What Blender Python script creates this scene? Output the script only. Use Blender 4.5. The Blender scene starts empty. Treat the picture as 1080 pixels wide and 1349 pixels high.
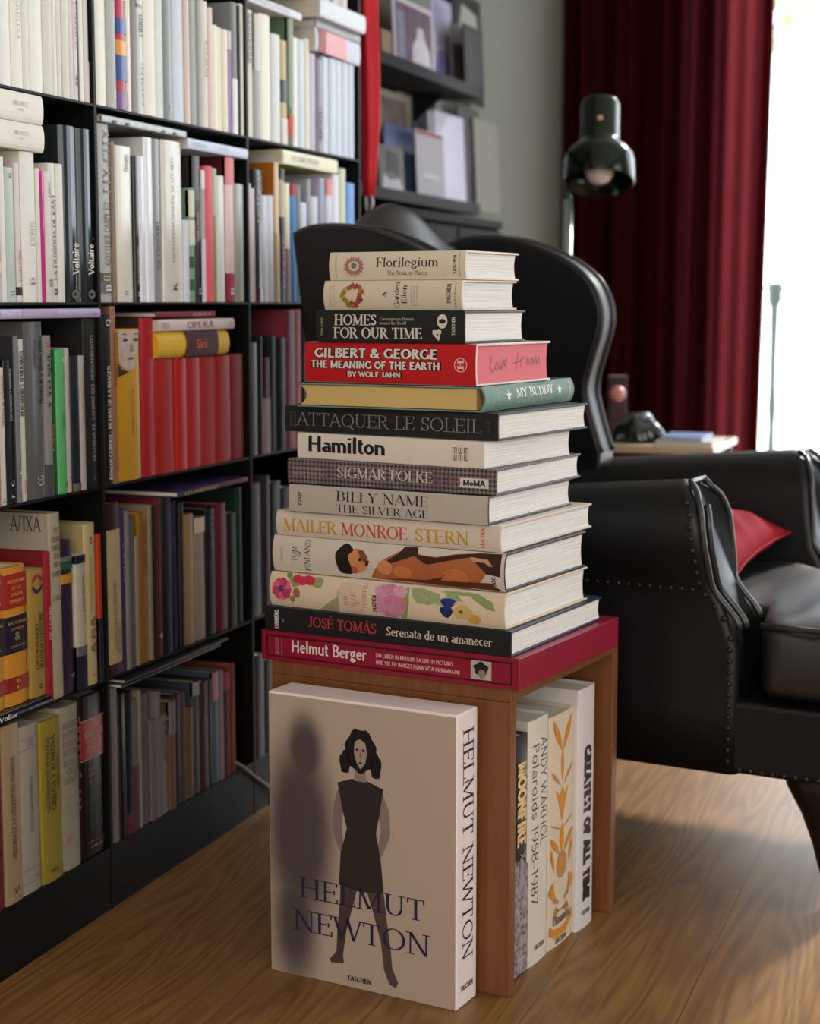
import bpy, bmesh, math, random
from mathutils import Vector, Matrix
random.seed(7)
PI = math.pi
scene = bpy.context.scene
col = scene.collection

# ------------------------------------------------------------------ camera
FPX, CX, CY, EYE = 2200.0, 540.0, 674.5, 0.92
PITCH = math.atan(278 / FPX)
YAW = math.atan(810 * math.cos(PITCH) / FPX)
cam_data = bpy.data.cameras.new('camera')
cam = bpy.data.objects.new('camera', cam_data)
col.objects.link(cam)
cam.location = (0, 0, EYE)
cam.rotation_euler = (PI / 2 - PITCH, 0, YAW)
cam_data.sensor_fit = 'VERTICAL'
cam_data.sensor_height = 24.0
cam_data.lens = 24.0 * FPX / 1349.0
cam_data.clip_start = 0.05
cam_data.dof.use_dof = True
cam_data.dof.focus_distance = 2.16
cam_data.dof.aperture_fstop = cam_data.lens / 1000.0 / 0.0135
scene.camera = cam

FW = Vector((-math.sin(YAW) * math.cos(PITCH), math.cos(YAW) * math.cos(PITCH), -math.sin(PITCH)))
RT = Vector((math.cos(YAW), math.sin(YAW), 0))
UP = RT.cross(FW)
EYEP = Vector((0, 0, EYE))

def ray(u, v): return FW + RT * ((u - CX) / FPX) - UP * ((v - CY) / FPX)
def on_plane(u, v, n, d):
    r = ray(u, v); n = Vector(n)
    return EYEP + r * ((d - n.dot(EYEP)) / n.dot(r))
def on_x(u, v, x): return on_plane(u, v, (1, 0, 0), x)
def on_y(u, v, y): return on_plane(u, v, (0, 1, 0), y)
def on_z(u, v, z): return on_plane(u, v, (0, 0, 1), z)
def at_depth(u, v, w): return EYEP + ray(u, v) * w

# ------------------------------------------------------------------ view, world, light
vs = scene.view_settings
scene.display_settings.display_device = 'sRGB'
vs.view_transform = 'Standard'; vs.look = 'None'; vs.gamma = 1.0; vs.use_curve_mapping = False
vs.exposure = 0.0
scene.cycles.use_denoising = True
scene.cycles.max_bounces = 8
scene.cycles.diffuse_bounces = 5
scene.cycles.glossy_bounces = 4
scene.cycles.caustics_reflective = False
scene.cycles.caustics_refractive = False
scene.cycles.sample_clamp_indirect = 6.0

world = bpy.data.worlds.new('overcast_sky'); scene.world = world
world.use_nodes = True
wn = world.node_tree.nodes; wl = world.node_tree.links
wn.clear()
wo = wn.new('ShaderNodeOutputWorld'); wb = wn.new('ShaderNodeBackground')
tc = wn.new('ShaderNodeTexCoord'); sp = wn.new('ShaderNodeSeparateXYZ'); rp = wn.new('ShaderNodeValToRGB')
wl.new(tc.outputs['Generated'], sp.inputs[0])
# cool open sky beyond the balcony (+y), warmer tint added on the unseen side (-y) to warm the fill
mr_ = wn.new('ShaderNodeMapRange'); mr_.inputs[1].default_value = -0.7; mr_.inputs[2].default_value = 0.5
wl.new(sp.outputs['Y'], mr_.inputs[0]); wl.new(mr_.outputs[0], rp.inputs[0])
rp.color_ramp.elements[0].position = 0.0; rp.color_ramp.elements[0].color = (1.0, 0.925, 0.825, 1)
rp.color_ramp.elements[1].position = 1.0; rp.color_ramp.elements[1].color = (0.86, 0.93, 1.0, 1)
wl.new(rp.outputs[0], wb.inputs['Color']); wb.inputs['Strength'].default_value = 5.3
wl.new(wb.outputs[0], wo.inputs['Surface'])

sun_d = bpy.data.lights.new('sun', 'SUN'); sun = bpy.data.objects.new('sun', sun_d); col.objects.link(sun)
sun_d.energy = 5.2; sun_d.angle = math.radians(6); sun_d.color = (1.0, 0.94, 0.86)
_sd = Vector((0.42, 1.0, 0.70)).normalized()          # towards the sun, beyond the balcony door
sun.rotation_euler = _sd.to_track_quat('Z', 'Y').to_euler(); sun.location = (1.0, 9.0, 5.0)

def portal(name, loc, rot, sx, sy):
    d = bpy.data.lights.new(name, 'AREA'); d.shape = 'RECTANGLE'; d.size = sx; d.size_y = sy
    d.cycles.is_portal = True
    o = bpy.data.objects.new(name, d); col.objects.link(o); o.location = loc; o.rotation_euler = rot

# ------------------------------------------------------------------ helpers
def lin(c):
    if isinstance(c, str): c = [int(c[i:i + 2], 16) for i in (1, 3, 5)] if c[0] == '#' else [int(c[i:i + 2], 16) for i in (0, 2, 4)]
    return tuple(((x / 255) / 12.92 if x / 255 <= .04045 else ((x / 255 + .055) / 1.055) ** 2.4) for x in c)

_mats = {}
def pmat(hexc, rough=0.5, spec=0.5, metal=0.0, var=0.06, scale=30.0, bump=0.0, coat=0.0, name=None):
    key = (hexc, rough, spec, metal, var, scale, bump, coat)
    if key in _mats: return _mats[key]
    m = bpy.data.materials.new(name or 'surface_' + str(hexc).strip('#')); m.use_nodes = True
    nt = m.node_tree; b = nt.nodes['Principled BSDF']
    b.inputs['Roughness'].default_value = rough; b.inputs['Metallic'].default_value = metal
    b.inputs['Specular IOR Level'].default_value = spec
    b.inputs['Coat Weight'].default_value = coat
    c = lin(hexc)
    tcn = nt.nodes.new('ShaderNodeTexCoord'); nz = nt.nodes.new('ShaderNodeTexNoise')
    nz.inputs['Scale'].default_value = scale; nz.inputs['Detail'].default_value = 3.0
    nt.links.new(tcn.outputs['Object'], nz.inputs['Vector'])
    mx = nt.nodes.new('ShaderNodeMix'); mx.data_type = 'RGBA'
    mx.inputs[6].default_value = tuple(max(0, x * (1 - var)) for x in c) + (1,)
    mx.inputs[7].default_value = tuple(min(1, x * (1 + var)) for x in c) + (1,)
    nt.links.new(nz.outputs['Fac'], mx.inputs[0]); nt.links.new(mx.outputs[2], b.inputs['Base Color'])
    if bump:
        n2 = nt.nodes.new('ShaderNodeTexNoise'); n2.inputs['Scale'].default_value = 400.0
        nt.links.new(tcn.outputs['Object'], n2.inputs['Vector'])
        bp = nt.nodes.new('ShaderNodeBump'); bp.inputs['Strength'].default_value = bump; bp.inputs['Distance'].default_value = 0.001
        nt.links.new(n2.outputs['Fac'], bp.inputs['Height']); nt.links.new(bp.outputs['Normal'], b.inputs['Normal'])
    _mats[key] = m
    return m

def link_mesh(name, verts, faces, mat, parent=None, smooth=False, loc=None):
    me = bpy.data.meshes.new(name); me.from_pydata([tuple(v) for v in verts], [], faces); me.update()
    if mat is not None: me.materials.append(mat)
    if smooth:
        for p in me.polygons: p.use_smooth = True
    o = bpy.data.objects.new(name, me); col.objects.link(o)
    if parent is not None: o.parent = parent
    if loc is not None: o.location = loc
    return o

def fix_normals(o):
    bm = bmesh.new(); bm.from_mesh(o.data)
    bmesh.ops.recalc_face_normals(bm, faces=bm.faces[:]); bm.to_mesh(o.data); bm.free()
    return o

class Geo:
    def __init__(s): s.v = []; s.f = []
    def add(s, v, f):
        n = len(s.v); s.v += [tuple(p) for p in v]; s.f += [[i + n for i in q] for q in f]; return s
    def box(s, a, b):
        x0, y0, z0 = a; x1, y1, z1 = b
        return s.add([(x0, y0, z0), (x1, y0, z0), (x1, y1, z0), (x0, y1, z0), (x0, y0, z1), (x1, y0, z1), (x1, y1, z1), (x0, y1, z1)],
                     [[0, 3, 2, 1], [4, 5, 6, 7], [0, 1, 5, 4], [1, 2, 6, 5], [2, 3, 7, 6], [3, 0, 4, 7]])
    def prism(s, poly, h0, h1, axes='xyz'):
        """closed outline in the first two axes, extruded along the third"""
        def mk(a, b, c):
            d = dict(zip(axes, (a, b, c))); return (d['x'], d['y'], d['z'])
        n = len(poly)
        v = [mk(a, b, h0) for a, b in poly] + [mk(a, b, h1) for a, b in poly]
        f = [list(range(n))[::-1], list(range(n, 2 * n))] + [[i, (i + 1) % n, n + (i + 1) % n, n + i] for i in range(n)]
        return s.add(v, f)
    def loft(s, rings, cap=True, closed=True):
        n = len(rings[0]); base = len(s.v)
        for r in rings: s.v += [tuple(p) for p in r]
        for k in range(len(rings) - 1):
            for i in range(n if closed else n - 1):
                j = (i + 1) % n
                s.f.append([base + k * n + i, base + k * n + j, base + (k + 1) * n + j, base + (k + 1) * n + i])
        if cap and closed:
            s.f.append([base + i for i in range(n)][::-1]); s.f.append([base + (len(rings) - 1) * n + i for i in range(n)])
        return s
    def lathe(s, prof, n=32, axis_m=None, cap=False):
        rings = []
        for r, z in prof: rings.append([(r * math.cos(2 * PI * i / n), r * math.sin(2 * PI * i / n), z) for i in range(n)])
        if axis_m is not None: rings = [[tuple(axis_m @ Vector(p)) for p in q] for q in rings]
        return s.loft(rings, cap=cap)
    def tube(s, pts, r, n=8, closed=False):
        pts = [Vector(p) for p in pts]; rings = []
        N = len(pts); up = Vector((0, 0, 1)); prev = None
        for i, p in enumerate(pts):
            if closed: t = (pts[(i + 1) % N] - pts[i - 1]).normalized()
            else: t = (pts[min(i + 1, N - 1)] - pts[max(i - 1, 0)]).normalized()
            if prev is None:
                a = t.cross(up)
                if a.length < 1e-3: a = t.cross(Vector((1, 0, 0)))
            else: a = prev - t * prev.dot(t)
            a.normalize(); prev = a; b = t.cross(a)
            rr = r[i] if isinstance(r, (list, tuple)) else r
            rings.append([p + (a * math.cos(2 * PI * k / n) + b * math.sin(2 * PI * k / n)) * rr for k in range(n)])
        if closed: rings.append(rings[0])
        return s.loft(rings, cap=not closed)
    def obj(s, name, mat, parent=None, smooth=False, fix=True, bevel=0.0, sub=0, loc=None, seg=2):
        o = link_mesh(name, s.v, s.f, mat, parent, smooth, loc)
        if fix: fix_normals(o)
        if bevel:
            m = o.modifiers.new('bevel', 'BEVEL'); m.width = bevel; m.segments = seg; m.limit_method = 'ANGLE'; m.angle_limit = math.radians(40)
        if sub:
            m = o.modifiers.new('subsurf', 'SUBSURF'); m.levels = sub; m.render_levels = sub
        return o

def thing(name, label, cat, loc=(0, 0, 0), rotz=0.0, group=None):
    o = bpy.data.objects.new(name, None); col.objects.link(o); o.empty_display_size = 0.05
    o.location = loc; o.rotation_euler = (0, 0, rotz); o['label'] = label; o['category'] = cat
    if group: o['group'] = group
    return o
def tag(o, label, cat, group=None):
    o['label'] = label; o['category'] = cat
    if group: o['group'] = group
    return o
def struct(o): o['kind'] = 'structure'; return o

# ------------------------------------------------------------------ stroke lettering (roman and plain)
# K thick stem, N thin stroke, H horizontal hairline, A modulated arc, B arc with weight growing from start to end, S serif, Q weight tick
GL = {
'A': (.74, 'N.06,0,.37,1 K.36,1,.67,0 H.17,.56,.33 S.06,0 S.67,0'),
'B': (.66, 'K.15,0,.15,1 H.15,.36,.98 A.36,.76,.19,.23,-90,90 H.15,.38,.52 A.38,.27,.22,.26,-90,90 H.15,.38,.02 S.08,1 S.08,0'),
'C': (.72, 'A.42,.5,.35,.5,48,312 Q.66,.7,.98'),
'D': (.78, 'K.15,0,.15,1 H.15,.36,.98 A.36,.5,.33,.48,-90,90 H.15,.36,.02 S.08,1 S.08,0'),
'E': (.62, 'K.15,0,.15,1 H.15,.55,.98 H.15,.45,.52 H.15,.57,.02 S.08,1 S.08,0 Q.55,.8,1 Q.46,.42,.62 Q.57,0,.22'),
'F': (.58, 'K.15,0,.15,1 H.15,.54,.98 H.15,.44,.52 S.15,0 S.08,1 Q.54,.8,1 Q.45,.42,.62'),
'G': (.78, 'A.42,.5,.35,.5,48,318 Q.66,.7,.98 K.68,.05,.68,.42 S.66,.42'),
'H': (.80, 'K.15,0,.15,1 K.65,0,.65,1 H.15,.65,.52 S.15,1 S.15,0 S.65,1 S.65,0'),
'I': (.34, 'K.17,0,.17,1 S.17,1 S.17,0'),
'J': (.44, 'K.27,.12,.27,1 A.13,.1,.14,.12,180,360 S.27,1'),
'K': (.74, 'K.15,0,.15,1 N.17,.42,.6,1 K.3,.56,.66,0 S.15,1 S.15,0 S.6,1 S.66,0'),
'L': (.60, 'K.15,0,.15,1 H.15,.55,.02 S.15,1 S.08,0 Q.56,0,.24'),
'M': (.94, 'N.13,0,.15,1 K.15,1,.46,.06 N.46,.06,.78,1 K.79,0,.78,1 S.13,0 S.1,1 S.79,0 S.83,1'),
'N': (.80, 'N.14,0,.14,1 K.14,1,.66,0 N.66,0,.66,1 S.14,0 S.1,1 S.66,1'),
'O': (.82, 'A.41,.5,.35,.5,0,360'),
'P': (.60, 'K.15,0,.15,1 H.15,.34,.98 A.34,.73,.2,.25,-90,90 H.15,.34,.48 S.15,0 S.08,1'),
'Q': (.82, 'A.41,.5,.35,.5,0,360 K.44,.12,.76,-.18'),
'R': (.70, 'K.15,0,.15,1 H.15,.34,.98 A.34,.75,.2,.23,-90,90 H.15,.34,.52 K.34,.52,.62,0 S.15,0 S.08,1 S.64,0'),
'S': (.54, 'B.28,.745,.19,.255,20,272 B.27,.26,.2,.26,-160,88 Q.46,.74,.96 Q.08,.04,.26'),
'T': (.66, 'K.33,0,.33,1 H.06,.6,.98 S.33,0 Q.06,.78,1 Q.6,.78,1'),
'U': (.76, 'K.15,.3,.15,1 A.38,.31,.23,.31,180,360 N.61,.3,.61,1 S.15,1 S.61,1'),
'V': (.72, 'K.07,1,.37,0 N.37,0,.65,1 S.07,1 S.65,1'),
'W': (1.0, 'K.06,1,.3,0 N.3,0,.5,1 K.5,1,.72,0 N.72,0,.94,1 S.06,1 S.94,1'),
'X': (.72, 'K.1,1,.62,0 N.1,0,.6,1 S.1,1 S.62,0 S.1,0 S.6,1'),
'Y': (.68, 'K.06,1,.34,.45 N.34,.45,.61,1 K.34,0,.34,.46 S.06,1 S.61,1 S.34,0'),
'Z': (.64, 'H.1,.56,.98 N.08,0,.56,1 H.08,.58,.02 Q.1,.8,1 Q.58,0,.22'),
'a': (.52, 'A.22,.19,.16,.19,40,320 K.42,.0,.42,.46 A.26,.47,.16,.18,0,150'),
'b': (.56, 'K.1,.02,.1,1.02 A.28,.33,.2,.33,0,360'),
'c': (.50, 'A.28,.33,.21,.33,50,310'),
'd': (.58, 'A.27,.33,.2,.33,0,360 K.46,.0,.46,1.02 S.43,1.02'),
'e': (.54, 'H.09,.47,.37 A.28,.33,.21,.33,6,318'),
'f': (.34, 'K.16,0,.16,.82 A.3,.82,.14,.19,60,180 H.04,.32,.65 S.16,0'),
'g': (.54, 'A.25,.42,.17,.24,0,360 A.26,-.07,.2,.16,0,360 N.14,.2,.16,.08 H.38,.5,.64'),
'h': (.60, 'K.12,0,.12,1.02 A.3,.46,.17,.2,0,150 K.47,0,.47,.47 S.12,0 S.47,0'),
'i': (.28, 'K.14,0,.14,.66 S.14,0 K.14,.84,.14,.96'),
'k': (.56, 'K.12,0,.12,1.02 N.14,.28,.44,.66 K.24,.38,.5,0 S.12,0 S.5,0'),
'l': (.28, 'K.14,0,.14,1.02 S.14,0'),
'm': (.86, 'K.12,0,.12,.66 A.28,.46,.15,.2,0,150 K.43,0,.43,.47 A.59,.46,.15,.2,0,150 K.74,0,.74,.47 S.12,0 S.43,0 S.74,0'),
'n': (.60, 'K.12,0,.12,.66 A.3,.46,.17,.2,0,150 K.47,0,.47,.47 S.12,0 S.47,0'),
'o': (.56, 'A.28,.33,.21,.33,0,360'),
'p': (.56, 'K.12,-.28,.12,.66 A.3,.33,.2,.33,0,360 S.12,-.28'),
'r': (.42, 'K.12,0,.12,.66 A.3,.45,.18,.21,50,150 S.12,0'),
's': (.42, 'B.22,.5,.14,.16,20,272 B.21,.17,.15,.17,-160,88'),
't': (.36, 'K.16,.1,.16,.88 A.28,.12,.12,.12,180,310 H.04,.32,.65'),
'u': (.60, 'K.12,.2,.12,.66 A.29,.2,.17,.2,180,330 K.47,0,.47,.66'),
'v': (.52, 'K.05,.66,.26,0 N.26,0,.47,.66'),
'w': (.78, 'K.05,.66,.22,0 N.22,0,.39,.66 K.39,.66,.56,0 N.56,0,.73,.66'),
'x': (.52, 'K.06,.66,.46,0 N.06,0,.44,.66'),
'y': (.52, 'K.05,.66,.27,.02 N.12,-.28,.47,.66'),
'0': (.60, 'A.3,.5,.23,.5,0,360'), '1': (.36, 'K.2,0,.2,1 N.06,.8,.2,1 S.2,0'),
'4': (.60, 'K.44,0,.44,1 N.04,.28,.44,1 H.04,.58,.28'), '5': (.56, 'H.14,.48,.98 N.14,.56,.16,1 A.25,.31,.24,.31,-140,120'),
'7': (.54, 'H.06,.5,.98 K.18,0,.5,1'), '8': (.56, 'A.28,.75,.19,.25,0,360 A.28,.26,.23,.27,0,360'),
'9': (.58, 'A.29,.68,.22,.32,0,360 A.2,.5,.31,.5,-75,10'), '6': (.58, 'A.29,.32,.22,.32,0,360 A.38,.5,.31,.5,105,190'),
'2': (.56, 'A.27,.72,.2,.28,-30,165 N.08,0,.45,.6 H.06,.5,.02'), '3': (.56, 'A.25,.75,.19,.25,-90,150 A.25,.27,.23,.27,-150,90'),
'-': (.40, 'H.06,.34,.35'), '_': (.62, 'H.06,.56,.4'), '.': (.22, 'K.1,0,.1,.12'), '|': (.26, 'N.13,-.1,.13,1'), ',': (.22, 'N.1,0,.06,-.14'),
'&': (.80, 'A.34,.77,.17,.23,0,360 K.24,.62,.72,0 A.3,.26,.24,.27,100,330 N.5,.1,.68,.5'),
'[': (.6, 'K.15,0,.15,1'), ' ': (.34, ''),
}
GL['Л'] = (.74, 'N.08,0,.24,1 H.18,.66,.98 K.6,0,.6,1')
GL['É'] = (GL['E'][0], GL['E'][1] + ' N.3,1.08,.44,1.26'); GL['Á'] = (GL['A'][0], GL['A'][1] + ' N.34,1.08,.48,1.26')
GL['Ó'] = (GL['O'][0], GL['O'][1] + ' N.38,1.08,.52,1.26'); GL['é'] = (GL['e'][0], GL['e'][1] + ' N.24,.76,.38,.96')
_gcache = {}
def glyph(ch, T, t, serif):
    key = (ch, T, t, serif)
    if key in _gcache: return _gcache[key]
    v = []; f = []
    def quad(pts):
        n = len(v); v.extend(pts); f.append([n, n + 1, n + 2, n + 3])
    def line(x0, y0, x1, y1, w):
        k = max(1, int(abs(y1 - y0) / .25))
        dx, dy = x1 - x0, y1 - y0; L = math.hypot(dx, dy) or 1
        if abs(dy) > abs(dx) * .5:
            h = w / 2 / max(.35, abs(dy) / L); off = (h, 0)
        else:
            h = w / 2 / max(.35, abs(dx) / L); off = (0, h)
        for i in range(k):
            a, b = i / k, (i + 1) / k
            ax, ay, bx, by = x0 + dx * a, y0 + dy * a, x0 + dx * b, y0 + dy * b
            quad([(ax - off[0], ay - off[1]), (ax + off[0], ay + off[1]), (bx + off[0], by + off[1]), (bx - off[0], by - off[1])])
    def arc(cx, cy, rx, ry, a0, a1, mode):
        n = max(6, int(abs(a1 - a0) / 15)); prev = None
        # keep the outer edge on the given ellipse
        for i in range(n + 1):
            q = i / n; a = math.radians(a0 + (a1 - a0) * q)
            if mode == 'A': w = t + (T - t) * abs(math.cos(a)) ** 1.4
            else:
                g = q if (a0 > -90) else 1 - q
                w = t + (T - t) * max(abs(math.cos(a)) ** 1.5 * .75, g ** 1.2)
            c, s_ = math.cos(a), math.sin(a)
            nx, ny = c / max(rx, 1e-4), s_ / max(ry, 1e-4); nl = math.hypot(nx, ny); nx /= nl; ny /= nl
            px, py = cx + rx * c, cy + ry * s_
            o = (px + nx * (T * .25), py + (ny * (T * .25) if 0 else 0)); o = (px + nx * w * .35 * abs(nx), py)
            i_ = (o[0] - nx * w, o[1] - ny * w)
            if prev: quad([prev[0], o, i_, prev[1]])
            prev = (o, i_)
    for tok in GL.get(ch, GL['['])[1].split():
        k = tok[0]; a = [float(x) for x in tok[1:].split(',')]
        if k == 'K': line(*a, T)
        elif k == 'N': line(*a, t * 1.15)
        elif k == 'H':
            y = a[2]; y = 1 - t / 2 if y == .98 else (t / 2 if y == .02 else y)
            line(a[0], y, a[1], y, t)
        elif k == 'A': arc(*a, 'A')
        elif k == 'B': arc(*a, 'B')
        elif k == 'S' and serif:
            y = a[1]; yy = y - t * .45 if y > .3 else y + t * .45
            line(a[0] - T * .5 - .075, yy, a[0] + T * .5 + .075, yy, t * .9)
        elif k == 'Q' and serif: line(a[0], a[1], a[0], a[2], t * 1.1)
    _gcache[key] = (v, f)
    return v, f

def text_geo(s, size, T=.13, t=.045, serif=True, width=None, track=0.0, slant=0.0):
    """flat lettering: returns verts (x along the line, y up, from the baseline start), faces, width"""
    V = []; F = []; x = 0.0
    for ch in s:
        gv, gf = glyph(ch, T, t, serif); n = len(V)
        V += [(x + px + slant * py, py) for px, py in gv]; F += [[i + n for i in q] for q in gf]
        x += GL.get(ch, GL['['])[0] + track
    sx = size if width is None else width / max(x, 1e-6)
    return [(p[0] * sx, p[1] * size) for p in V], F, x * sx

def lettering(parent, s, mat, size, org, rd, ud, nm, width=None, T=.13, t=.045, serif=True, track=0.0, slant=0.0, name='lettering', surf=None, lift=.0005, align='l'):
    """lay a line of lettering on a surface: org = baseline start, rd reading direction, ud up direction, nm outward normal"""
    V, F, w = text_geo(s, size, T, t, serif, width, track, slant)
    org, rd, ud, nm = Vector(org), Vector(rd), Vector(ud), Vector(nm)
    if align == 'c': org = org - rd * (w / 2)
    if align == 'r': org = org - rd * w
    P = []
    for x, y in V:
        p = org + rd * x + ud * y
        if surf: p = surf(p)
        P.append(p + nm * lift)
    want = rd.cross(ud).dot(nm)
    o = link_mesh(name, P, F, mat, parent)
    # all faces towards the outside
    me = o.data
    bm = bmesh.new(); bm.from_mesh(me); bm.normal_update()
    for fc in bm.faces:
        if fc.normal.dot(nm) < 0: fc.normal_flip()
    bm.to_mesh(me); bm.free()
    return o

def flat_shape(parent, pts, mat, org, rd, ud, nm, name='printed_shape', lift=.0004, surf=None):
    """a printed patch: closed outline (x, y) laid on a surface, cut in a fan from its centre"""
    org, rd, ud, nm = Vector(org), Vector(rd), Vector(ud), Vector(nm)
    def tr(x, y):
        p = org + rd * x + ud * y
        if surf: p = surf(p)
        return p + nm * lift
    me = bpy.data.meshes.new(name); bm = bmesh.new()
    f = bm.faces.new([bm.verts.new((x, y, 0)) for x, y in pts])
    bmesh.ops.triangulate(bm, faces=[f])
    if surf:      # cut finely enough to follow a rounded spine
        for _ in range(5):
            lg = [e for e in bm.edges if abs(e.verts[0].co.y - e.verts[1].co.y) > .0035]
            if not lg: break
            bmesh.ops.subdivide_edges(bm, edges=lg, cuts=1, use_grid_fill=True)
            bmesh.ops.triangulate(bm, faces=[q for q in bm.faces if len(q.verts) > 3])
    for v_ in bm.verts: v_.co = tr(v_.co.x, v_.co.y)
    bm.normal_update()
    for q in bm.faces:
        if q.normal.dot(nm) < 0: q.normal_flip()
    bm.to_mesh(me); bm.free()
    me.materials.append(mat)
    o = bpy.data.objects.new(name, me); col.objects.link(o); o.parent = parent
    return o
# ------------------------------------------------------------------ the room
XL, XR, YB, YF, ZC = -1.575, 2.5, 5.92, -1.9, 3.2
def wood_floor():
    m = bpy.data.materials.new('oak_planks'); m.use_nodes = True; nt = m.node_tree; N = nt.nodes; L = nt.links
    b = N['Principled BSDF']
    tcn = N.new('ShaderNodeTexCoord'); mp = N.new('ShaderNodeMapping'); L.new(tcn.outputs['Object'], mp.inputs[0])
    mp.inputs['Rotation'].default_value = (0, 0, PI / 2)
    br = N.new('ShaderNodeTexBrick'); L.new(mp.outputs[0], br.inputs['Vector'])
    br.inputs['Scale'].default_value = 1.0; br.inputs['Brick Width'].default_value = 1.28; br.inputs['Row Height'].default_value = 0.19
    br.inputs['Mortar Size'].default_value = 0.0009; br.inputs['Mortar Smooth'].default_value = 0.3; br.offset = 0.37
    br.inputs['Color1'].default_value = (0.2, 0.2, 0.2, 1); br.inputs['Color2'].default_value = (0.8, 0.8, 0.8, 1); br.inputs['Mortar'].default_value = (0, 0, 0, 1)
    # long grain, bent by a broad noise so cathedral figures appear
    m2 = N.new('ShaderNodeMapping'); L.new(tcn.outputs['Object'], m2.inputs[0]); m2.inputs['Scale'].default_value = (7, .75, 1)
    nb = N.new('ShaderNodeTexNoise'); nb.inputs['Scale'].default_value = 1.1; nb.inputs['Detail'].default_value = 2; L.new(m2.outputs[0], nb.inputs['Vector'])
    mad = N.new('ShaderNodeMath'); mad.operation = 'MULTIPLY'; mad.inputs[1].default_value = 120.0; L.new(nb.outputs['Fac'], mad.inputs[0])
    ad = N.new('ShaderNodeMath'); ad.operation = 'ADD'; L.new(mad.outputs[0], ad.inputs[0])
    mb = N.new('ShaderNodeMath'); mb.operation = 'MULTIPLY'; mb.inputs[1].default_value = 17.0; L.new(br.outputs['Color'], mb.inputs[0]); L.new(mb.outputs[0], ad.inputs[1])
    sn = N.new('ShaderNodeMath'); sn.operation = 'SINE'; L.new(ad.outputs[0], sn.inputs[0])
    m3 = N.new('ShaderNodeMapping'); L.new(tcn.outputs['Object'], m3.inputs[0]); m3.inputs['Scale'].default_value = (190, 5, 1)
    nf = N.new('ShaderNodeTexNoise'); nf.inputs['Scale'].default_value = 1.0; nf.inputs['Detail'].default_value = 4; L.new(m3.outputs[0], nf.inputs['Vector'])
    r1 = N.new('ShaderNodeMapRange'); r1.inputs[1].default_value = -1; r1.inputs[2].default_value = 1; r1.inputs[3].default_value = 0.0; r1.inputs[4].default_value = 0.30; L.new(sn.outputs[0], r1.inputs[0])
    a2 = N.new('ShaderNodeMath'); a2.operation = 'ADD'; L.new(r1.outputs[0], a2.inputs[0])
    mf = N.new('ShaderNodeMath'); mf.operation = 'MULTIPLY'; mf.inputs[1].default_value = 0.95; L.new(nf.outputs['Fac'], mf.inputs[0]); L.new(mf.outputs[0], a2.inputs[1])
    rampn = N.new('ShaderNodeValToRGB'); L.new(a2.outputs[0], rampn.inputs[0])
    e = rampn.color_ramp.elements
    e[0].position = 0.1; e[0].color = lin('55341a') + (1,); e[1].position = 0.9; e[1].color = lin('946c38') + (1,)
    hs = N.new('ShaderNodeHueSaturation'); L.new(rampn.outputs[0], hs.inputs['Color'])
    rv = N.new('ShaderNodeMapRange'); rv.inputs[3].default_value = 0.88; rv.inputs[4].default_value = 1.08; L.new(br.outputs['Color'], rv.inputs[0]); L.new(rv.outputs[0], hs.inputs['Value'])
    mo = N.new('ShaderNodeMix'); mo.data_type = 'RGBA'; mo.inputs[7].default_value = lin('5a3c1e') + (1,)
    L.new(br.outputs['Fac'], mo.inputs[0]); L.new(hs.outputs[0], mo.inputs[6]); L.new(mo.outputs[2], b.inputs['Base Color'])
    rr = N.new('ShaderNodeMapRange'); rr.inputs[3].default_value = 0.34; rr.inputs[4].default_value = 0.48; L.new(nf.outputs['Fac'], rr.inputs[0]); L.new(rr.outputs[0], b.inputs['Roughness'])
    b.inputs['Specular IOR Level'].default_value = 0.5
    bp = N.new('ShaderNodeBump'); bp.inputs['Strength'].default_value = 0.12; bp.inputs['Distance'].default_value = 0.001
    L.new(a2.outputs[0], bp.inputs['Height']); L.new(bp.outputs[0], b.inputs['Normal'])
    return m
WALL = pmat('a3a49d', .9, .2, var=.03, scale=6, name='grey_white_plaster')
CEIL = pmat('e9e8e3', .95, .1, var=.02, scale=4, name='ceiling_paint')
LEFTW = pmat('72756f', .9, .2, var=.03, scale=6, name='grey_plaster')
struct(Geo().box((XL - .1, YF - .1, -.1), (XR + .1, YB + .1, 0)).obj('floor', wood_floor()))
struct(Geo().box((XL - .1, YF - .1, ZC), (XR + .1, YB + .1, ZC + .1)).obj('ceiling', CEIL))
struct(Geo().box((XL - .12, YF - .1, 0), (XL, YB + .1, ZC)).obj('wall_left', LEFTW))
# rear wall, behind the photographer, with a tall window that lights the spines
WX0, WX1, WZ0, WZ1 = -0.6, 2.3, 0.35, 2.95
g = Geo().box((XL, YF - .14, 0), (WX0, YF, ZC)).box((WX1, YF - .14, 0), (XR, YF, ZC)).box((WX0, YF - .14, 0), (WX1, YF, WZ0)).box((WX0, YF - .14, WZ1), (WX1, YF, ZC))
struct(g.obj('wall_rear', WALL))
# back wall with a wide balcony door opening
DX0, DX1, DZ1 = -.99, 2.1, 2.9
g = Geo().box((XL, YB, 0), (DX0, YB + .14, ZC)).box((DX1, YB, 0), (XR, YB + .14, ZC)).box((DX0, YB, DZ1), (DX1, YB + .14, ZC))
struct(g.obj('wall_back', WALL))
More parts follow.
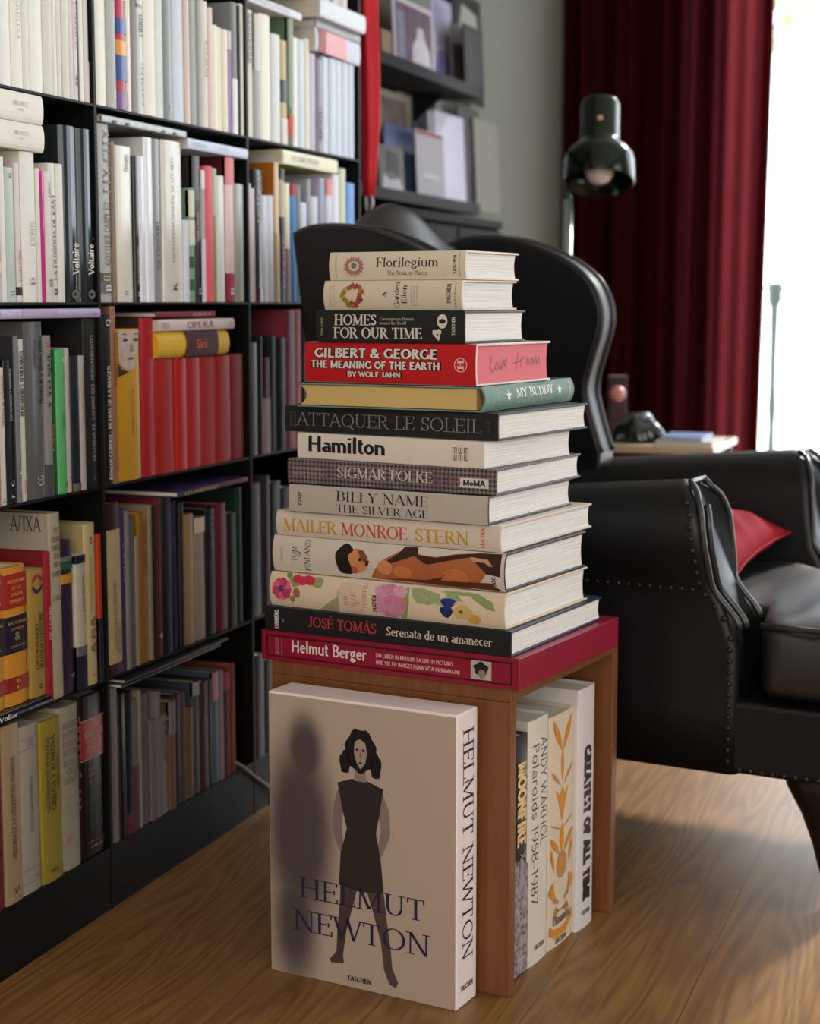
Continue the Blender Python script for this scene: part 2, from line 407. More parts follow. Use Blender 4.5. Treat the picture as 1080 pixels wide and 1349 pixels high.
# right wall, with a second tall window beside the chair
RY0, RY1, RZ0, RZ1 = 2.0, 3.5, 0.45, 2.6
g = Geo().box((XR, YF - .14, 0), (XR + .14, RY0, ZC)).box((XR, RY1, 0), (XR + .14, YB + .14, ZC)).box((XR, RY0, 0), (XR + .14, RY1, RZ0)).box((XR, RY0, RZ1), (XR + .14, RY1, ZC))
struct(g.obj('wall_right', WALL))
FRAME = pmat('d8d6cf', .5, .4, var=.02, name='white_window_paint')
def frame(name, w, h, t, mull, loc, rz):
    g = Geo()
    g.box((0, 0, 0), (t, .05, h)).box((w - t, 0, 0), (w, .05, h)).box((t, 0, 0), (w - t, .05, t)).box((t, 0, h - t), (w - t, .05, h))
    for k in range(1, mull): g.box((w * k / mull - t / 2, 0, t), (w * k / mull + t / 2, .05, h - t))
    o = g.obj(name, FRAME); o.location = loc; o.rotation_euler = (0, 0, rz); return struct(o)
frame('door_1', DX1 - DX0, DZ1, .055, 3, (DX0, YB + .05, 0), 0)
frame('window_1', WX1 - WX0, WZ1 - WZ0, .05, 4, (WX0, YF - .09, WZ0), 0)
portal('balcony_door_daylight', ((DX0 + DX1) / 2, YB + .16, DZ1 / 2), (-PI / 2, 0, 0), DX1 - DX0, DZ1)
frame('window_2', RY1 - RY0, RZ1 - RZ0, .05, 2, (XR + .09, RY0, RZ0), PI / 2)
portal('right_window_daylight', (XR + .16, (RY0 + RY1) / 2, (RZ0 + RZ1) / 2), (0, PI / 2, 0), RZ1 - RZ0, RY1 - RY0)
portal('rear_window_daylight', ((WX0 + WX1) / 2, YF - .16, (WZ0 + WZ1) / 2), (PI / 2, 0, 0), WX1 - WX0, WZ1 - WZ0)
# outside: balcony slab, its railing, a tree crown
struct(Geo().box((-3, YB + .14, -.12), (4, YB + 1.25, -.02)).obj('balcony_slab', pmat('cfc8bb', .9, .2, name='balcony_stone')))
RAIL = pmat('4c5a57', .5, .4, name='pale_green_iron')
rail = thing('balcony_railing', 'pale green iron balcony railing post outside the bright door', 'railing', (-.9, YB + 1.1, -.02))
p = on_y(1021, 372, YB + 1.1)
def post(x):
    h = p.z + .02
    return Geo().lathe([(.0, 0), (.028, 0), (.028, .02), (.016, .06), (.019, .3), (.015, .42), (.020, .5), (.015, .6), (.017, .78), (.019, h - .1), (.031, h - .075), (.031, h - .005), (.026, h), (0, h)], 14).obj('post', RAIL, rail, smooth=True, loc=(x + .9, 0, 0))
for k in range(-1, 3): post(p.x + k * .95)
Geo().tube([(p.x + .9 - .95, 0, .99), (p.x + .9 + 1.9, 0, .99)], .006, 8).obj('rail', RAIL, rail, smooth=True)
LEAF = pmat('a9ac96', .6, .3, var=.3, scale=3, name='sunlit_leaf')
tree = thing('street_tree', 'sunlit pale tree crown outside beyond the balcony door', 'tree', (-1.0, 13.0, -3))
BARK = pmat('7c6a55', .9, .2, name='bark')
Geo().tube([(0, 0, 0), (.1, .1, 2.5), (-.1, 0, 4.2), (.2, .1, 5.6)], [.2, .16, .11, .05], 10).obj('trunk', BARK, tree, smooth=True)
g = Geo(); rnd = random.Random(3)
for k in range(1500):
    cl = rnd.choice([(.1, 0, 5.9, .9), (-.7, .3, 6.5, .8), (.9, -.2, 6.4, .9), (.3, .2, 7.3, .8), (1.5, 0, 5.6, .6)])
    d = Vector((rnd.gauss(0, 1), rnd.gauss(0, 1), rnd.gauss(0, 1))).normalized() * cl[3] * rnd.random() ** .4
    c = Vector(cl[:3]) + d; a = Vector((rnd.uniform(-1, 1), rnd.uniform(-1, 1), rnd.uniform(-1, 1))).normalized() * .09
    b = a.cross(Vector((rnd.uniform(-1, 1), rnd.uniform(-1, 1), rnd.uniform(-1, 1)))).normalized() * .05
    g.add([c - a, c + b, c + a, c - b], [[0, 1, 2, 3]])
g.obj('foliage', LEAF, tree, fix=False)

# ------------------------------------------------------------------ curtain
def cloth_mat(hexc, trans, name, rough=.8):
    m = pmat(hexc, rough, .05, var=.1, scale=60, bump=.2, name=name)
    nt = m.node_tree; b = nt.nodes['Principled BSDF']
    tr = nt.nodes.new('ShaderNodeBsdfTranslucent'); tr.inputs[0].default_value = lin('dc8c94') + (1,)
    mx = nt.nodes.new('ShaderNodeMixShader'); mx.inputs[0].default_value = trans
    nt.links.new(b.outputs[0], mx.inputs[1]); nt.links.new(tr.outputs[0], mx.inputs[2])
    nt.links.new(mx.outputs[0], nt.nodes['Material Output'].inputs[0])
    return m
CURT = cloth_mat('2a080b', .42, 'crimson_curtain_cloth')
cur = thing('curtain', 'long dark red curtain hanging left of the bright balcony door', 'curtain', (-1.2, YB - .07, 0))
x0, x1 = on_y(738, 400, YB - .07).x + 1.2, on_y(1000, 400, YB - .07).x + 1.2
pts_f = []
n = 150
def cy(q, z):
    folds =   .030 * math.sin(q * 2 * PI * 5.3 + .8) + .012 * math.sin(q * 2 * PI * 12.1 + 2 + z * .4)
    return folds * (1.0 - .25 * z / 2.6)
rows = []
for k in range(15):
    z = .012 + (3.0 - .012) * k / 14
    row = []
    for i in range(n + 1):
        q = i / n
        x = x0 + (x1 + .030 * (z / 2.4 - .4) - x0) * q
        row.append((x, cy(q, z), z))
    # return fold at the free edge
    xe, ye = row[-1][0], row[-1][1]
    row += [(xe + .012, ye + .015, z), (xe + .008, ye + .03, z), (xe - .03, ye + .035, z)]
    rows.append(row)
g = Geo(); g.loft(rows, cap=False, closed=False)
cl = g.obj('cloth', CURT, cur, smooth=True, fix=False)
sm = cl.modifiers.new('solidify', 'SOLIDIFY'); sm.thickness = .003
Geo().tube([(x0 - .02, 0, 3.04), (x1 + .6, 0, 3.04)], .014, 12).obj('curtain_rod', pmat('2a2623', .4, .5, name='dark_rod'), cur, smooth=True)
for k in range(9):
    x = x0 + .03 + (x1 - x0 - .06) * k / 8
    Geo().tube([(x + .0, .024 * math.cos(a), 3.04 + .024 * math.sin(a)) for a in [2 * PI * j / 14 for j in range(14)]], .003, 6, closed=True).obj('ring', pmat('2a2623', .4, .5), cur, smooth=True)
for xx in (x0 + .05, x1 + .5):
    Geo().tube([(xx, .0, 3.025), (xx, .07, 3.025)], .008, 8).obj('bracket', pmat('2a2623', .4, .5), cur, smooth=True)
# ------------------------------------------------------------------ bookcase
XF = -1.267
BLACK = pmat('080809', .55, .18, var=.1, scale=20, name='black_lacquer')
SZ = [0.097, 0.357, 0.648, 0.918, 1.201, 1.484, 1.767, 2.05]      # tops of the shelf boards
UY = [1.640, 2.150, 2.655, 3.175]                               # uprights
case = thing('bookcase', 'tall black bookcase along the left wall filled with books', 'bookcase', (XF - .15, 2.4, 0))
def cpart(name, a, b, bev=.0008):
    g = Geo().box((a[0] - case.location.x, a[1] - case.location.y, a[2]), (b[0] - case.location.x, b[1] - case.location.y, b[2]))
    return g.obj(name, BLACK, case, bevel=bev)
XBK = XF - .30; BT = .004
for y in UY: cpart('upright', (XBK, y - .004, 0.0), (XF, y + .004, 2.06))
for b in range(3):
    for z in SZ: cpart('shelf', (XBK + .006, UY[b] + .0042, z - BT), (XF - .0005, UY[b + 1] - .0042, z))
    cpart('back_panel', (XBK, UY[b] + .0042, 0.09), (XBK + .0055, UY[b + 1] - .0042, 2.05))
    cpart('plinth', (XBK + .01, UY[b] + .0042, 0.0), (XF - .001, UY[b + 1] - .0042, 0.0925))

PAGE = None
def page_mat():
    m = bpy.data.materials.new('page_edges'); m.use_nodes = True; nt = m.node_tree; N = nt.nodes; L = nt.links; b = N['Principled BSDF']
    tcn = N.new('ShaderNodeTexCoord'); mp = N.new('ShaderNodeMapping'); mp.inputs['Scale'].default_value = (6, 6, 900); L.new(tcn.outputs['Object'], mp.inputs[0])
    nz = N.new('ShaderNodeTexNoise'); nz.inputs['Scale'].default_value = 1.0; nz.inputs['Detail'].default_value = 2; L.new(mp.outputs[0], nz.inputs['Vector'])
    rp = N.new('ShaderNodeValToRGB'); L.new(nz.outputs['Fac'], rp.inputs[0]); e = rp.color_ramp.elements
    e[0].position = .3; e[0].color = lin('cfcdc8') + (1,); e[1].position = .6; e[1].color = lin('f1f1ef') + (1,)
    L.new(rp.outputs[0], b.inputs['Base Color']); b.inputs['Roughness'].default_value = .8; b.inputs['Specular IOR Level'].default_value = .2
    bp = N.new('ShaderNodeBump'); bp.inputs['Strength'].default_value = .35; bp.inputs['Distance'].default_value = .0006
    L.new(nz.outputs['Fac'], bp.inputs['Height']); L.new(bp.outputs[0], b.inputs['Normal'])
    return m
PAGE = page_mat()
PAGE_V = pmat('d9d2c2', .8, .2, var=.1, scale=200, name='paper_block')

def cover_outline(D, T, ct, rnd):
    """U outline, spine at x = 0, boards back to x = -D; thickness along y 0..T"""
    b = min(rnd, D * .3)
    o = [(-D, 0)]
    if b > 0:
        for i in range(9):
            a = -PI / 2 + PI * i / 8
            o.append((-b + b * math.cos(a), T / 2 + T / 2 * math.sin(a)))
    else: o += [(0, 0), (0, T)]
    o.append((-D, T))
    i_ = [(-D, T - ct), (-b - ct, T - ct), (-b - ct, ct), (-D, ct)]
    return o + i_

def shelf_book(y0, y1, z0, z1, colr, label, group, D=.2, prot=0.0, rough=.5, cov=None, bands=(), texts=(), rnd=None, spec=.35, ct=None, gilt=None):
    T = y1 - y0; H = z1 - z0
    root = thing('book', label, 'book', (XF + prot, y0, z0), 0, group)
    ct = ct or min(.0022, T * .12); rnd = min(.004, T * .22) if rnd is None else rnd
    m = pmat(colr, rough, spec, var=.05, scale=45)
    o = cover_outline(D, T, ct, rnd)
    cv = Geo().prism(o, 0, H).obj('cover', m, root)
    if cov: # boards in another colour than the spine
        cv.data.materials.append(pmat(cov, rough, spec, var=.05, scale=45))
        for p in cv.data.polygons:
            if abs(p.normal.y) > .9: p.material_index = 1
    Geo().box((-D + .003, ct + .0002, .0025), (-rnd - ct - .0004, T - ct - .0002, H - .0025)).obj('page_block', gilt or PAGE_V, root)
    for (f0, f1, bc) in bands:
        za, zb = H * (1 - f1), H * (1 - f0)
        oo = [(.0006 + x, y) for x, y in cover_outline(rnd + .004, T, ct, rnd)[:-4]] if rnd > 0 else [(-.004, 0), (.0006, 0), (.0006, T), (-.004, T)]
        inn = [(x - .0011, y) for x, y in oo][::-1]
        Geo().prism(oo + inn, za, zb).obj('spine_label', pmat(bc, rough, spec, var=.05, scale=45), root)
    for tx in texts:
        s, tc_, f0, f1, sz, off = tx[:6]; kw = tx[6] if len(tx) > 6 else {}
        mode = kw.get('mode', 'up')
        mt = pmat(tc_, .5, .4, var=.02)
        kk = dict(T=kw.get('T', .17), t=kw.get('t', .07), serif=kw.get('serif', False))
        if mode == 'up':      # reads upwards
            h = T * sz; yb = T * (.5 + off) + h / 2
            lettering(root, s, mt, h, (.0002, yb, H * (1 - f1)), (0, 0, 1), (0, -1, 0), (1, 0, 0), width=H * (f1 - f0), lift=.0009, **kk)
        elif mode == 'down':
            h = T * sz; yb = T * (.5 + off) - h / 2
            lettering(root, s, mt, h, (.0002, yb, H * (1 - f0)), (0, 0, -1), (0, 1, 0), (1, 0, 0), width=H * (f1 - f0), lift=.0009, **kk)
        else:                 # horizontal line across the spine; f0 top fraction, f1 bottom fraction
            h = H * (f1 - f0)
            lettering(root, s, mt, h, (.0002, T * (.5 + off) - T * sz / 2, H * (1 - f1)), (0, 1, 0), (0, 0, 1), (1, 0, 0), width=T * sz, lift=.0009, **kk)
    return root

def flat_book(y0, y1, z0, th, colr, label, group, D=.2, prot=.004, rough=.5, spec=.5, bands=(), texts=(), cov=None, rnd=None, rot=0.0, page=None):
    """a book lying down on its side, spine to the front"""
    L = y1 - y0
    root = thing('book', label, 'book', (XF + prot, y0, z0), rot, group)
    ct = min(.0022, th * .12); rnd = min(.003, th * .2) if rnd is None else rnd
    m = pmat(colr, rough, spec, var=.05, scale=45)
    cv = Geo().prism(cover_outline(D, th, ct, rnd), 0, L, 'xzy').obj('cover', m, root)
    if cov:
        cv.data.materials.append(pmat(cov, rough, spec, var=.05, scale=45))
        for p in cv.data.polygons:
            if abs(p.normal.z) > .9: p.material_index = 1
    Geo().box((-D + .003, .0025, ct + .0002), (-rnd - ct - .0004, L - .0025, th - ct - .0002)).obj('page_block', page or PAGE_V, root)
    for (f0, f1, bc) in bands:
        oo = [(.0006 + x, y) for x, y in cover_outline(rnd + .004, th, ct, rnd)[:-4]]
        inn = [(x - .0011, y) for x, y in oo][::-1]
        Geo().prism(oo + inn, L * f0, L * f1, 'xzy').obj('spine_label', pmat(bc, rough, spec, var=.05, scale=45), root)
    for s, tc_, f0, f1, sz, off in texts:
        h = th * sz
        lettering(root, s, pmat(tc_, .5, .4, var=.02), h, (.0002, L * f0, th * (.5 + off) - h / 2), (0, 1, 0), (0, 0, 1), (1, 0, 0), width=L * (f1 - f0), T=.17, t=.07, serif=False, lift=.0009)
    return root

ORD = 'first second third fourth fifth sixth seventh eighth ninth tenth eleventh twelfth thirteenth fourteenth fifteenth sixteenth seventeenth eighteenth nineteenth twentieth twenty-first twenty-second twenty-third'.split()
ROWN = {1: 'top', 2: 'second', 3: 'third', 4: 'fourth', 5: 'bottom'}
BAYN = {'A': 'left', 'B': 'middle', 'C': 'right'}
TOPS = {}
def fill(row, bay, sc, ox, oy, vm, books, flats=(), D=.2):
    """books: (x0, x1, ytop, colour, description, options) measured where the spines stand"""
    bi = 'ABC'.index(bay); ylo, yhi = UY[bi] + .0047, UY[bi + 1] - .0047
    z0 = SZ[5 - row] + .0003
    prev = ylo; tops = []; rn = random.Random(row * 10 + bi)
    grp = f'books standing on the {ROWN[row]} row, {BAYN[bay]} bay'
    # from each book's left edge on; the first takes what is left of the bay
    for k, (a, b, yt, colr, desc, *op) in enumerate(books):
        op = dict(op[0]) if op else {}; zb = z0 + op.pop('lift', 0)
        y0 = on_x(ox + a / sc, oy + vm / sc, XF).y; y1 = on_x(ox + b / sc, oy + vm / sc, XF).y
        y0 = max(y0, prev + .0004); y1 = min(max(y1, y0 + .0045), yhi)
        if y1 - y0 < .003: continue
        if yt is None: z1 = zb + op.pop('H', .25 + .02 * rn.random())
        else: z1 = on_x(ox + (a + b) / 2 / sc, oy + yt / sc, XF).z
        z1 = min(z1, SZ[6 - row] - .0055)
        op.setdefault('D', D * rn.uniform(.9, 1.1)); op.setdefault('prot', -.001 - .004 * rn.random()); op.setdefault('rough', rn.uniform(.4, .6))
        label = f'{desc}, {ORD[k]} in {ROWN[row]} row, {BAYN[bay]} bay'
        shelf_book(y0, y1, zb, z1, colr, label, grp, **op)
        tops.append((y0, y1, z1)); prev = y1
    for k, (a, b, yl, yr, colr, desc, *op) in enumerate(flats):
        """flats: listed from below up; yl, yr = bottom and top pixel rows at the left end"""
        op = dict(op[0]) if op else {}
        y0 = max(on_x(ox + a / sc, oy + yl / sc, XF).y, ylo); y1 = min(on_x(ox + b / sc, oy + yl / sc, XF).y, op.pop('ymax', yhi))
        zb = on_x(ox + max(a, 0) / sc, oy + yl / sc, XF).z; zt = on_x(ox + max(a, 0) / sc, oy + yr / sc, XF).z; th = zt - zb
        under = max([t[2] for t in tops if t[0] < y1 - .002 and t[1] > y0 + .002] + [z0])
        zb = under + .0005
        th = min(th, SZ[6 - row] - .0055 - zb)
        op.setdefault('D', D)
        flat_book(y0, y1, zb, th, colr, f'{desc} atop the {ROWN[row]} row, {BAYN[bay]} bay', f'books lying on top of the {ROWN[row]} row', **op)
        tops.append((y0, y1, zb + th))
W1, W2, W3, CR = 'e9e8e2', 'dfdfd9', 'f1f0e8', 'e8e2cf'
K = '1a1a1c'
_mats[('8a908a', .16, .7, 0.0, .05, 45, 0.0, 0.0)] = pmat('7d837e', .2, .7, var=.85, scale=55, name='mottled_silver')
# --- top row
fill(1, 'A', 8.0, 0, 0, 560, [
 (-130, 0, None, W2, 'white paperback partly outside the picture'),
 (0, 155, None, 'e4e5e0', 'wide white book with a plain matt spine', dict(H=.262)),
 (157, 263, None, W3, 'white book with faint grey stains on its spine', dict(H=.255, texts=[('ESTUDIS', 'c9c8c2', .55, .75, .3, 0)])),
 (265, 352, None, 'dedfd8', 'narrow white book with a grey left edge', dict(bands=[], cov='a8aaa8')),
 (354, 490, None, 'eef0e6', 'wide cream white book', dict(H=.26)),
 (492, 577, None, 'dddcd4', 'slim pale grey paperback'),
 (579, 627, None, 'e2e1d9', 'very thin off white paperback'),
 (629, 690, None, 'dcdbd3', 'slim off white paperback with a plain spine'),
 (692, 753, None, 'e0dfd7', 'slim pale paperback beside a lettered one'),
 (755, 800, None, 'd9d7cf', 'thin beige paperback'),
 (802, 838, None, 'dfd6d6', 'pale pinkish paperback with small dark lettering', dict(texts=[('QUADERNS DE CINEMA', '5b5560', .3, .72, .5, 0), ('8', '2a1a20', .86, .93, .6, 0)])),
 (840, 858, None, '2f4a50', 'thin dark teal booklet'),
 (860, 905, None, 'e8e8e4', 'white paperback next to a teal booklet'),
 (908, 992, None, 'cfcfca', 'grey mottled book with a pinkish foot', dict(bands=[(.78, 1, 'd6c4c0')])),
], D=.22)
fill(1, 'B', 5.268, 125, 0, 395, [
 (22, 106, None, 'eeeddf', 'wide cream book beside the upright', dict(H=.26)),
 (108, 162, None, 'b3bab8', 'pale grey book with a small mark near its foot', dict(texts=[('o', 'e4e4e0', .9, .95, .4, 0)])),
 (163, 234, None, 'b4324a', 'rounded book with bright red, blue and orange patterned spine', dict(rnd=.008, rough=.28, bands=[(.0, .08, '94487e'), (.18, .26, '274d96'), (.26, .36, 'd84a30'), (.36, .4, 'd78a9a'), (.5, .58, '28468a'), (.62, .7, 'e0922c'), (.7, .84, '2a4c92'), (.9, 1.0, '7a4a86')])),
 (236, 270, None, 'eceade', 'thin cream book with sharp edges'),
 (272, 312, None, '8d8686', 'grey mauve book'),
 (315, 350, None, 'd9e2e1', 'pale bluish book with dark foreign lettering', dict(bands=[(0, .36, 'dfe3e2'), (.36, .38, 'a8aaa6')], texts=[('LIBRO', '3a3d40', .42, .55, .6, 0), ('CATALEG', '4a4642', .7, .95, .3, .1)])),
 (352, 432, None, 'eae8dd', 'wide white book with ridged cloth spine'),
 (434, 492, None, 'dce3df', 'white book with a pale green stripe down its spine', dict(texts=[('---------', 'a9bfbd', .2, .95, .4, 0)])),
 (494, 560, None, '8f9593', 'rounded grey book with a light dot near its foot', dict(rnd=.009, rough=.3, texts=[('o', 'd8d8d2', .9, .95, .4, 0)])),
 (562, 640, None, 'cfd8e3', 'pale blue cloth book'),
 (642, 670, None, 'ddc9c0', 'thin pinkish book'),
 (672, 732, None, '9a9c98', 'mid grey book with an orange top', dict(bands=[(0, .12, 'd4a08c')])),
 (734, 764, None, 'b9bab4', 'slim pale grey book'),
 (766, 800, 10, 'e6e4dc', 'white book with faint grey lettering', dict(texts=[('POESIA', 'a7a6a0', .3, .6, .5, 0)])),
 (802, 828, 55, 'e2cfca', 'pinkish white paperback'),
 (830, 866, 175, 'efecda', 'short cream paperback, tallest of three alike'),
 (868, 902, 190, 'eeebd8', 'short cream paperback, middle of three alike'),
 (904, 933, 205, 'ece9d6', 'short cream paperback beside a purple one'),
 (935, 966, 215, '9a6aa4', 'short purple paperback with pale top', dict(bands=[(0, .18, 'c9b8c2')])),
 (968, 1003, 20, '83878a', 'slim grey book with pale blue lower half', dict(bands=[(.58, 1, 'dfe6ea')])),
 (1005, 1018, 40, '1f2022', 'very thin black booklet'),
 (1020, 1046, 30, 'dedccb', 'thin cream booklet against the upright'),
], D=.22)
fill(1, 'C', 4.654, 315, 0, 560, [
 (62, 102, 62, 'dcdccb', 'cream book with a zigzag dark pattern on top', dict(texts=[('WWWWWWWW', '4a4c45', .02, .42, .5, -.2)])),
 (104, 144, 92, 'a6acad', 'grey book with a pale beige top', dict(bands=[(0, .06, 'd8c9bb'), (.06, .45, 'c5cac8')])),
 (147, 213, 92, 'f0efdf', 'wide cream white book'),
 (219, 270, 212, 'dde2e6', 'short pale grey book'),
 (272, 308, 250, 'c4b183', 'short book with tan top, black middle and white foot', dict(bands=[(.38, .6, '2c332c'), (.75, 1, 'dad8ce')])),
 (311, 340, 115, '5f7d5e', 'thin green edged book with a red label', dict(bands=[(0, .7, '93a08c'), (.76, .93, 'c9453c')])),
 (343, 377, 232, 'f0f0e6', 'bright white book next to a green edged one'),
 (379, 422, 245, 'c6d4dd', 'pale blue book with soft grey spine'),
 (424, 452, 240, 'e8e2d2', 'cream book beside a pale blue one'),
 (454, 488, 330, 'cbc7dc', 'lavender book'),
 (490, 523, 370, '8a8590', 'dark lettered grey mauve book', dict(texts=[('ARXIU', '2e2a33', .5, .9, .5, 0)])),
 (526, 562, 352, 'cfdbe9', 'pale blue volume, first of a matching set of five'),
 (564, 602, 362, 'cbd8e8', 'pale blue volume, second of a matching set of five'),
 (604, 642, 372, 'cfdbe9', 'pale blue volume, third of a matching set of five'),
 (644, 682, 384, 'c9d6e7', 'pale blue volume, fourth of a matching set of five'),
 (684, 722, 396, 'cedaea', 'pale blue volume, last of a matching set of five'),
], [
 (40, 372, 52, -2, 'dfe1ea', 'white lying book with tiny lettering on its spine', dict(D=.23, texts=[('HISTORIA DE LA FOTOGRAFIA', 'a4a2b8', .1, .75, .35, 0)])),
 (458, 745, 315, 172, 'c9cede', 'thick lying book with coral pink patch', dict(D=.24, bands=[(.06, .68, 'e59aa2'), (.06, .22, 'd98a80')])),
 (462, 745, 165, 112, 'a3a7ab', 'grey lying book under a white one', dict(D=.23)),
], D=.2)
# white books jutting out past the end of the case, and a few on the shelf above
yy0, yy1 = on_x(409, 10, XF).y, on_x(478, 40, XF).y
tz = max(t.location.z for t in [o for o in col.objects if o.name.startswith('book') and 'grey lying book under' in o.get('label', '')])
bz = tz + on_x(415, 112 / 4.654, XF).z - on_x(415, 165 / 4.654, XF).z
flat_book(yy0, 3.16, bz + .0006, min(.034, 1.484 - .0055 - bz - .001), 'd8dde6', 'white lying book on top of the grey one, top row, right bay', 'books lying on top of the top row', D=.24, prot=.02)
xs = 3.02
for k, (w, h, c_, d_) in enumerate([(.016, .2, 'd9d6cc', 'cream'), (.02, .21, '9a9ea0', 'grey'), (.013, .2, 'e4e2da', 'white'), (.018, .22, 'c8cdd6', 'pale blue'), (.014, .2, 'd8b9ac', 'pink'), (.022, .21, 'dedbd0', 'off white')]):
    shelf_book(xs, xs + w, SZ[5] + .0003, SZ[5] + h, c_, f'{d_} book standing on the shelf above the top row, {ORD[k]} of six there', 'books on the shelf above the top row', prot=-.004)
    xs += w + .0006
# --- second row
fill(2, 'A', 4.652, 0, 110, 880, [
 (-60, -25, None, 'c9cbc6', 'grey book partly outside the picture', dict(H=.19)),
 (-22, 20, 450, 'b9c7d0', 'pale blue book with a cream foot', dict(bands=[(.72, .8, 'd9d2bd')])),
 (22, 50, 450, 'e2e2dc', 'slim white paperback beside a sage green one'),
 (52, 118, 515, 'b8c6bd', 'sage green book with dark green boards', dict(cov='3d5346', texts=[('o', '5a6a60', .04, .08, .3, 0), ('[]', '5a6a60', .9, .95, .4, 0)])),
 (121, 148, 490, 'dcd2d0', 'thin pinkish book with a black square near its foot', dict(bands=[(.89, .95, '2a2226')], texts=[('ASSAIG SOBRE', '9a8a90', .62, .86, .5, 0)])),
 (152, 238, 420, 'e6e6e1', 'wide white book with a small pink oval emblem', dict(texts=[('D', 'd4567c', .83, .885, .28, .05), ('ESCRITS', 'b4b4ae', .46, .62, .3, .1)])),
 (240, 262, 520, 'dcdad0', 'thin off white paperback'),
 (264, 288, 535, 'c42f86', 'thin glossy magenta paperback', dict(rough=.12)),
 (290, 325, 540, 'd9d8cf', 'white paperback with small dark lettering', dict(texts=[('KAIROS', '55534d', .08, .2, .3, .1), ('EDB', '403e3a', .82, .88, .6, 0)])),
 (327, 364, 490, 'deded8', 'white paperback with long black title', dict(texts=[('LA FILOSOFIA DE KANT', '3c3b3a', .22, .84, .42, -.05), ('M', '222222', .9, .95, .5, 0)])),
 (366, 404, 495, 'e0dfd9', 'plain white paperback beside two black volumes'),
 (407, 505, 262, '20272c', 'glossy black volume with white name, first of a pair', dict(rough=.14, rnd=.007, texts=[('Voltaire', 'eeeae4', .66, .84, .42, .15, dict(serif=True)), ('O', '6b655a', .93, .98, .5, .1, dict(serif=True, T=.3, t=.2)), ('.', 'a8332e', .62, .635, .4, .1)])),
 (507, 598, 282, '222a2f', 'glossy black volume with white name, second of a pair', dict(rough=.14, rnd=.007, texts=[('Voltaire', 'eeeae4', .66, .84, .42, .1, dict(serif=True)), ('O', '6b655a', .93, .98, .5, .1, dict(serif=True, T=.3, t=.2)), ('.', 'a8332e', .62, .635, .4, .1)])),
], [
 (-260, 258, 395, 222, 'e3e0d4', 'lower of two thick cream books with gilt edges', dict(rnd=.004, cov='c9b98a', ymax=on_x(258 / 4.652, 110 + 350 / 4.652, XF).y, texts=[('OBRES COMPLETES', 'b9b5aa', .62, .8, .15, .1), ('VOLUM', 'b9b5aa', .68, .74, .1, -.1)])),
 (-260, 252, 215, 30, 'e6e3d8', 'upper of two thick cream books with gilt edges', dict(rnd=.004, cov='c9b98a', ymax=on_x(252 / 4.652, 110 + 160 / 4.652, XF).y, texts=[('OBRES COMPLETES', 'b9b5aa', .62, .8, .15, .1), ('VOLUM', 'b9b5aa', .68, .74, .1, -.1)])),
], D=.19)
